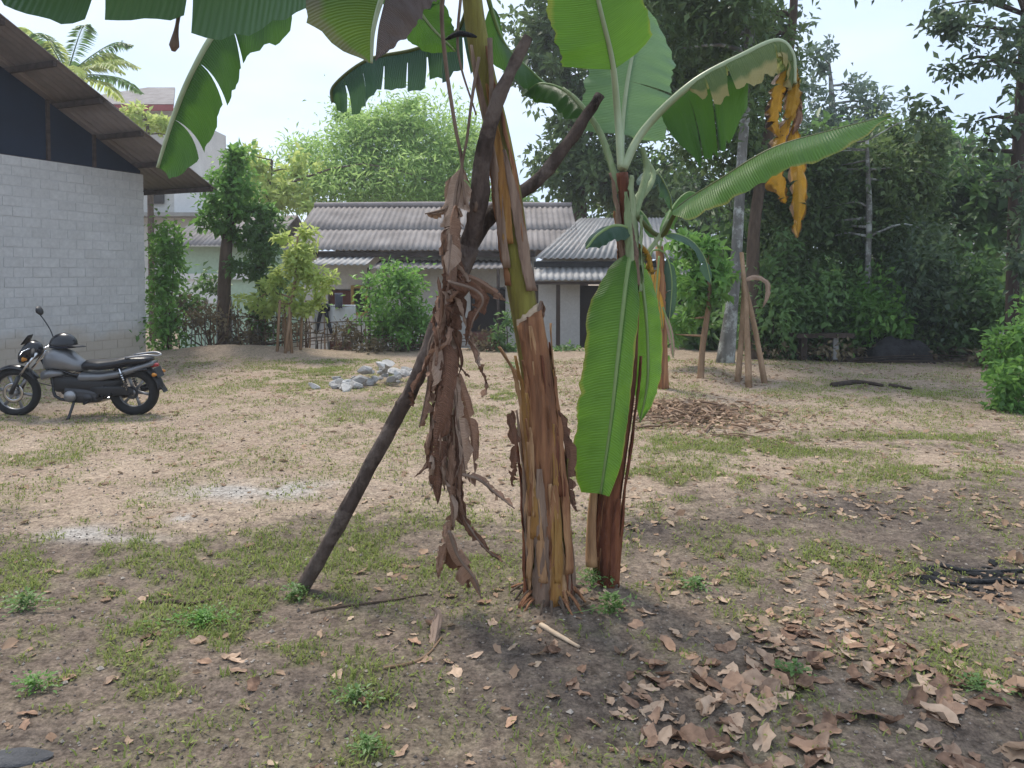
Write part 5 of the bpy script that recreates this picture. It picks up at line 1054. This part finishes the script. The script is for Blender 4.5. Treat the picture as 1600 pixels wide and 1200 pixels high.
# ------------------------------------------------------------------ stones
def rock_mesh(name, seed, mat, sub=2, flat=.7, rough=.35):
    import bmesh
    bm = bmesh.new(); bmesh.ops.create_icosphere(bm, subdivisions=sub, radius=1.0); r = np.random.default_rng(seed); dirs = nrm(r.normal(size=(9, 3))); dd = r.uniform(.35, .8, 9)
    for q in bm.verts:
        p = np.array(q.co)
        for d, k in zip(dirs, dd):
            e = p @ d
            if e > k: p = p - d * (e - k)
        p = p * (1 + rough * .25 * (float(vnoise(p[0] * 3 + seed, p[1] * 3 + p[2] * 2)) - .5)); p[2] *= flat; q.co = p
    me = bpy.data.meshes.new(name); bm.to_mesh(me); bm.free(); me.materials.append(mat); return me
rocks = [rock_mesh('rubble_stone', s, M['stone'], 2) for s in range(6)]
r = np.random.default_rng(12); hc = [(Gp(590, 598), .55, .42), (Gp(545, 604), .42, .3), (Gp(615, 585), .4, .3)]
for k in range(58):
    c, a, b = hc[k % 3]; x, y = c[0] + r.normal() * a * .48, c[1] + r.normal() * b * .55; s = r.uniform(.04, .13); dist = math.hypot((x - hc[0][0][0]) / .6, (y - hc[0][0][1]) / .5)
    z = Hf(x, y) + s * .35 + max(0, .38 * (1 - dist)) * r.random()
    o = bpy.data.objects.new('rubble_stone', rocks[k % 6]); COL.objects.link(o); o.location = (x, y, z); o.scale = (s * r.uniform(.8, 1.5), s * r.uniform(.8, 1.2), s * r.uniform(.7, 1.1)); o.rotation_euler = tuple(r.uniform(-.4, .4, 2)) + (r.uniform(0, 6.3),)
    tag(o, 'pale grey broken stone in the rubble heap before the long house', 'stone', 'stones of the rubble heap')
me = rock_mesh('flat_rock', 31, M['stone_dark'], 3, .35); p = Gp(-10, 1194)
o = bpy.data.objects.new('flat_rock', me); COL.objects.link(o); o.location = (p[0], p[1], Hf(p[0], p[1]) + .0); o.scale = (.17, .06, .06); o.rotation_euler = (0, 0, .15); tag(o, 'dark flat rock half sunk in the bare soil in front', 'rock')

# ------------------------------------------------------------------ sticks, charred wood, debris
def lying(name, pts, r0, r1, mat, label, cat, n=22):
    w = []
    for px, py in pts: q = Gp(px, py); w.append((q[0], q[1], Hf(q[0], q[1]) + r0 * .6))
    return tag(MB().tube(cr(w, n), np.linspace(r0, r1, n), 7, .25).build(name, mat, origin=w[0]), label, cat)
lying('fallen_stick', [(235, 936), (270, 934), (300, 938), (330, 930)], .011, .006, M['bark_brown'], 'short brown stick lying in the grass near the bright grass patch', 'stick')
lying('fallen_stick', [(485, 957), (540, 950), (600, 942), (668, 934)], .008, .004, M['bark_brown'], 'long thin bent twig lying beside the foot of the prop', 'stick')
lying('fallen_stick', [(600, 1048), (640, 1040), (668, 1026), (690, 1000)], .006, .004, M['bark_tan'], 'pale curved twig lying below the dead hanging leaves', 'stick')
lying('fallen_stick', [(845, 985), (870, 1000), (905, 1016)], .012, .007, M['cut_cream'], 'pale split strip of wood at the foot of the old banana stem', 'stick')
lying('fallen_stick', [(1300, 604), (1340, 599), (1380, 603)], .035, .02, M['bark_dark'], 'dark branch lying on the bare ground before the bench', 'branch')
lying('fallen_stick', [(1390, 602), (1425, 606)], .03, .015, M['bark_dark'], 'short dark branch lying before the dark plastic heap', 'branch')
lying('charred_log', [(1500, 902), (1540, 906), (1580, 905), (1640, 915)], .014, .012, M['char'], 'black charred log lying among leaves in the burnt patch', 'log')
lying('charred_stick', [(1470, 880), (1520, 892), (1600, 890)], .014, .01, M['char'], 'thin black burnt stick lying along the charred log', 'stick')
lying('charred_stick', [(1440, 893), (1480, 905), (1530, 918)], .012, .009, M['char'], 'short black burnt stick in front of the charred log', 'stick')
chars = [rock_mesh('charred_lump', 60 + s, M['char'], 1, .5) for s in range(3)]
for k in range(34):
    q = Gp(1530 + r.normal() * 60, 898 + r.normal() * 13); s_ = r.uniform(.012, .04); o = bpy.data.objects.new('charred_lump', chars[k % 3]); COL.objects.link(o)
    o.location = (q[0], q[1], Hf(q[0], q[1]) + s_ * .2); o.scale = (s_ * 1.8, s_, s_ * .8); o.rotation_euler = (0, 0, r.uniform(0, 6.3)); tag(o, 'black lump of charred wood in the burnt patch', 'charcoal', 'charred lumps of the burnt patch')
pw = [Gp(672, 955), Gp(682, 985), Gp(678, 1012)]
wl_ = empty('pale_husk', (pw[1][0], pw[1][1], Hf(pw[1][0], pw[1][1])), 'curled pale husk standing on the soil before the hanging dead leaves', 'husk')
blade(wl_, 'husk', [np.array([pw[2][0], pw[2][1], Hf(pw[2][0], pw[2][1]) + .0]), np.array([pw[1][0] + .01, pw[1][1], Hf(pw[1][0], pw[1][1]) + .05]), P(674, 950, pw[1][1] + .02)], .035, .035, (.2, -1, .2), M['ban_drytan'], None, t0=0, aL=35, aR=35, grav=0, crum=.015, n=20, seed=200)

mb = MB(); r = np.random.default_rng(33); c = Gp(1078, 648)
for k in range(130):
    x, y = c[0] + r.normal() * .38, c[1] + r.normal() * .5; z = Hf(x, y) + .02 + max(0, .16 * (1 - math.hypot((x - c[0]) / .55, (y - c[1]) / .7))) * r.random(); a = r.uniform(0, 6.3); L = r.uniform(.1, .35); d = np.array([math.cos(a), math.sin(a), r.normal() * .15]) * L
    mb.tube([np.array([x, y, z]) - d / 2, np.array([x, y, z + .01]), np.array([x, y, z]) + d / 2], r.uniform(.004, .012), 5, tint=r.uniform(.0, .6))
n = 900; x, y = c[0] + r.normal(size=n) * .42, c[1] + r.normal(size=n) * .55; z = H(x, y) + .015 + np.clip(.15 * (1 - np.hypot((x - c[0]) / .6, (y - c[1]) / .8)), 0, 1) * r.random(n)
leaf_mesh(mb, np.stack([x, y, z], -1), np.stack([r.normal(size=n), r.normal(size=n), r.normal(size=n) * .25], -1), np.tile([0, 0, 1.0], (n, 1)) + r.normal(size=(n, 3)) * .4, r.uniform(.05, .12, n), r.uniform(.03, .06, n), r.random(n) * .8)
tag(mb.build('brush_heap', M['litter']), 'low heap of dry twigs and dead leaves beyond the younger banana plant', 'heap', kind='stuff')

# ------------------------------------------------------------------ fallen leaves
def litter_density(x, y):
    d = 28 + 120 * sst(.1, 1.4, x) * sst(4.6, 3.4, y) + 60 * sst(.2, 1.0, x) * sst(5.6, 4.2, y) + 34 * gauss(x, y, 3.5, 10.5, 4, 3) + 30 * gauss(x, y, 2.2, 5.5, 2, 1.2) + 16 * gauss(x, y, .1, 3.0, .5, .3) + 5 * sst(-.2, .4, x) + 14 * gauss(x, y, -.3, 3.7, .6, .3)
    for px, py, rx, ry, a in [(1010, 1130, 120, 60, 150), (1270, 1100, 170, 70, 130), (1260, 1170, 140, 40, 90), (1220, 1000, 160, 40, 22), (1480, 960, 150, 50, 80), (1080, 860, 120, 40, 50), (1400, 820, 200, 60, 40), (1000, 960, 60, 40, 40), (1330, 1020, 200, 60, 40), (860, 1040, 60, 20, 30), (20, 1130, 40, 25, 40)]:
        q = Gp(px, py); l = Gp(px - rx, py); u = Gp(px, py - ry); dn = Gp(px, py + ry); d = d + a * gauss(x, y, q[0], q[1], abs(q[0] - l[0]), abs(u[1] - dn[1]) / 2)
    return d * (.25 + 1.5 * sst(.3, .65, fbm(x * 1.6 + 3, y * 1.6 + 90, 3)))
r = np.random.default_rng(77); N = 90000; x = r.uniform(-8, 9, N); y = r.uniform(1.7, 13.5, N); keep = r.random(N) < litter_density(x, y) * (17 * 11.8) / N
x, y = x[keep], y[keep]; inv = np.abs(x) < y * .72 + 1.8; x, y = x[inv], y[inv]; n = len(x)
size = (.014 + .044 * r.random(n) ** 1.3) * (1 + .85 * sst(.2, .8, x) * sst(3.4, 2.6, y)); vis = size / y
def curl_leaf(seed, L=1.0):
    rr = np.random.default_rng(seed); a, b = rr.uniform(-.5, .7), rr.uniform(-.3, .8); W = rr.uniform(.4, .62); g = []
    for i in range(6):
        u = i / 5; w = W * (math.sin(math.pi * min(1, u * .93 + .05)) ** .75) * .5; z0 = a * (u - .5) ** 2 * .9
        for j in (-1, -.5, 0, .5, 1): g.append(((u - .5), j * w * (1 + .3 * rr.normal() * abs(j)), z0 + b * j * j * w * .9 + .05 * rr.normal()))
    return np.array(g)
idxq = np.arange(30).reshape(6, 5); lf = np.stack([idxq[:-1, :-1], idxq[1:, :-1], idxq[1:, 1:], idxq[:-1, 1:]], -1).reshape(-1, 4)
def litter_mat(name, c, c2):
    t = NT(name); oi = t.n('ShaderNodeObjectInfo'); col = t.ramp(oi.outputs['Random'], [(0, tuple(q * .5 for q in c2)), (.3, c2), (.65, c), (1, tuple(min(1, q * 1.4) for q in c))]); col = t.mix(.5, col, t.ramp(t.noise(3, 4), [(.3, tuple(q * .5 for q in c2)), (.7, c)]))
    t.l(col, t.p.inputs['Base Color']); t.p.inputs['Roughness'].default_value = .75; t.p.inputs['Specular IOR Level'].default_value = .2; return t.m
LM = [litter_mat('fallen_leaf_tan', (.52, .37, .26), (.26, .16, .11)), litter_mat('fallen_leaf_brown', (.40, .25, .165), (.15, .085, .058))]
lvar = []
for s in range(12):
    o = MB().add(curl_leaf(s), lf).build('fallen_leaf', LM[s % 2]); lvar.append(o.data); bpy.data.objects.remove(o)
order = np.argsort(-vis); px_in = np.abs(x / y * F * 1.0) < 780
big = [i for i in order if px_in[i] and y[i] > 2.05][:300]; bs = set(big)
for i in big:
    m = lvar[int(r.integers(12))]; o = bpy.data.objects.new('fallen_leaf', m); COL.objects.link(o); L = size[i] * 1.35
    zmin = min(v.co.z for v in m.vertices)
    o.location = (x[i], y[i], Hf(x[i], y[i]) - zmin * L * .6 + .002); o.scale = (L, L, L * r.uniform(.5, 1.2)); o.rotation_euler = (r.normal() * .22, r.normal() * .22, r.uniform(0, 6.3))
    tag(o, 'dry brown curled leaf lying on the bare soil', 'dead leaf', 'dry leaves fallen over the yard')
mb = MB(); tmpl = [curl_leaf(s) for s in range(12)]
for i in range(n):
    if i in bs: continue
    g = tmpl[i % 12] * size[i] * 1.3; a = r.uniform(0, 6.3); ca, sa = math.cos(a), math.sin(a); tx_, ty_ = r.normal() * .25, r.normal() * .25
    g = np.stack([g[:, 0] * ca - g[:, 1] * sa, g[:, 0] * sa + g[:, 1] * ca, g[:, 2] * .8 + g[:, 0] * tx_ + g[:, 1] * ty_], -1)
    mb.add(g + [x[i], y[i], Hf(x[i], y[i]) - g[:, 2].min() * .5 + .002], lf, np.clip(r.normal(.5, .25) + r.normal(0, .06, 30), 0, 1))
tag(mb.build('leaf_litter', M['litter']), 'scatter of small dry leaves over the yard', 'leaf litter', kind='stuff')
# crumbs and grit
N = 26000; x = r.uniform(-5, 6, N); y = 1.7 + 8 * r.random(N) ** 1.7; k = (np.abs(x) < y * .75 + 1.4) ; x, y = x[k], y[k]; n = len(x); s = r.uniform(.002, .007, n) * (1 + r.random(n) ** 14 * 1.2)
oc = np.array([[1, 0, 0], [0, 1, 0], [-1, 0, 0], [0, -1, 0], [0, 0, .8], [0, 0, -.8]], float); of = np.array([[0, 1, 4], [1, 2, 4], [2, 3, 4], [3, 0, 4], [1, 0, 5], [2, 1, 5], [3, 2, 5], [0, 3, 5]])
v = oc[None] * s[:, None, None] * r.uniform(.6, 1.4, (n, 6, 1)) + np.stack([x, y, H(x, y) + s * .3], -1)[:, None]; gm = MB(); gm.add(v.reshape(-1, 3), (of[None] + np.arange(n)[:, None, None] * 6).reshape(-1, 3), np.repeat(r.random(n), 6))
t = NT('soil_crumbs'); t.l(t.ramp(t.attr('tint'), [(0, (.06, .05, .045)), (.5, (.20, .16, .13)), (1, (.42, .36, .3))]), t.p.inputs['Base Color']); t.p.inputs['Roughness'].default_value = .95
tag(gm.build('soil_crumbs', t.m, smooth=False), 'loose crumbs of soil and grit over the yard', 'gravel', kind='stuff')

# ------------------------------------------------------------------ grass and weeds
r = np.random.default_rng(5); N = 700000; x = r.uniform(-8, 9, N); y = 1.8 + 12 * r.random(N) ** 1.25; g = grass_amt(x, y); k = (r.random(N) < g * .85) & (np.abs(x) < y * .72 + 1.6); x, y, g = x[k], y[k], g[k]; n = len(x)
a = r.uniform(0, 6.3, n); h = r.uniform(.010, .036, n) * (.7 + .5 * np.clip(g, 0, 1)); wd = r.uniform(.0016, .0035, n) * (1 + y * .09); ln = r.uniform(.3, 1.5, n) * h
z = H(x, y); d = np.stack([np.cos(a), np.sin(a), 0 * a], -1); sd_ = np.stack([-np.sin(a), np.cos(a), 0 * a], -1); b = np.stack([x, y, z - .004], -1)
m = b + d * (ln * .35)[:, None] + np.array([0, 0, 1]) * (h * .65)[:, None]; tipp = b + d * ln[:, None] + np.array([0, 0, 1]) * (h * .95)[:, None]
v = np.stack([b - sd_ * wd[:, None], b + sd_ * wd[:, None], m + sd_ * wd[:, None] * .8, m - sd_ * wd[:, None] * .8, tipp], 1).reshape(-1, 3); q = np.arange(n)[:, None] * 5
tn = np.clip(r.normal(.45, .22, n) + (fbm(x * 1.3, y * 1.3, 2) - .5) * .6, 0, 1)
gm = MB(); gm.add(v, q + [0, 1, 2, 3], np.repeat(tn, 5)); gm.f.append(q + [3, 2, 4]); gm.m.append(np.zeros(n))
N = 90000; x = r.uniform(-6, 7, N); y = 1.8 + 9 * r.random(N) ** 1.4; g = grass_amt(x, y); k = (r.random(N) < g * .35) & (np.abs(x) < y * .72 + 1.6); x, y = x[k], y[k]; n = len(x)
leaf_mesh(gm, np.stack([x, y, H(x, y) + r.uniform(.002, .02, n)], -1), np.stack([r.normal(size=n), r.normal(size=n), r.uniform(0, .5, n)], -1), np.tile([0, 0, 1.0], (n, 1)), r.uniform(.012, .032, n), r.uniform(.007, .016, n), np.clip(r.normal(.5, .25, n), 0, 1))
tag(gm.build('grass', M['grass']), 'thin short grass and creeping weeds in patches over the yard', 'grass', kind='stuff')
def weed(px, py, rad, hgt, n, label, mat='weed', size=.035):
    c = Gp(px, py); z = Hf(c[0], c[1]); root = empty('weed_plant', (c[0], c[1], z), label, 'weed', 'weeds growing in the yard'); lm, sm = MB(), MB()
    a = r.uniform(0, 6.3, n); q = np.abs(rad * .62 * r.normal(size=n)); hgt *= .75; size *= .72; p = np.stack([c[0] + np.cos(a) * q * (1 + .5 * np.sin(a * 2 + px)), c[1] + np.sin(a) * q * .8, z + .01 + hgt * r.random(n) * np.clip(1 - .5 * q / rad, .1, 1)], -1)
    leaf_mesh(lm, p, np.stack([np.cos(a), np.sin(a), r.uniform(-.1, .7, n)], -1) + r.normal(size=(n, 3)) * .3, np.tile([0, 0, 1.0], (n, 1)), r.uniform(.6, 1.2, n) * size, r.uniform(.4, .7, n) * size, np.clip(r.normal(.55, .2, n), 0, 1))
    for k in range(6): sm.tube([(c[0], c[1], z - .01), (c[0] + r.normal() * .01, c[1], z + hgt * .4), tuple(p[k])], [.003, .0025, .0015], 5)
    lm.build('foliage', M[mat], root); sm.build('stem', M['midrib'], root)
for w in [(955, 965, .08, .11, 150, 'leafy green weed at the foot of the younger banana stem', 'weed', .04), (925, 925, .09, .10, 130, 'green weed tucked between the two banana stems', 'weed', .035), (462, 930, .07, .09, 120, 'green weed around the foot of the prop', 'weed', .035), (315, 968, .14, .05, 420, 'bright low green weed patch in the left grass', 'fol_bright', .028),
          (1240, 1052, .05, .07, 70, 'small upright green weed among the fallen leaves', 'weed', .04), (40, 950, .08, .10, 140, 'pale green weed tuft in the left grass', 'weed', .04), (60, 1078, .07, .06, 120, 'low bright weed at the edge of the bare front soil', 'fol_bright', .03), (1085, 915, .08, .05, 120, 'low green weed among leaves beyond the younger banana stem', 'weed', .035),
          (575, 1180, .05, .06, 80, 'small weed in the bare dark front soil', 'weed', .03), (555, 1098, .07, .05, 90, 'low weed behind the bare dark front soil', 'weed', .03), (800, 545 + 30, .15, .15, 120, 'small weed at the yard edge behind the old banana stem', 'weed', .06), (1530, 1075, .1, .05, 90, 'low weed among the large fallen leaves', 'weed', .03)]: weed(*w)

# ------------------------------------------------------------------ moist air
hz = MB().box((0, 17, 7.0), (64, 76, 17.2)).build('haze', bpy.data.materials.new('haze_air'), smooth=False)
hm = hz.data.materials[0]; hm.use_nodes = True; hn = hm.node_tree.nodes; hn.remove(hn['Principled BSDF'])
pv = hn.new('ShaderNodeVolumePrincipled'); pv.inputs['Color'].default_value = (.93, .96, 1.0, 1); pv.inputs['Density'].default_value = .0019; pv.inputs['Anisotropy'].default_value = .2
hm.node_tree.links.new(pv.outputs[0], hn['Material Output'].inputs['Volume'])
tag(hz, 'thin pale moist air over the whole yard', 'haze', kind='stuff')
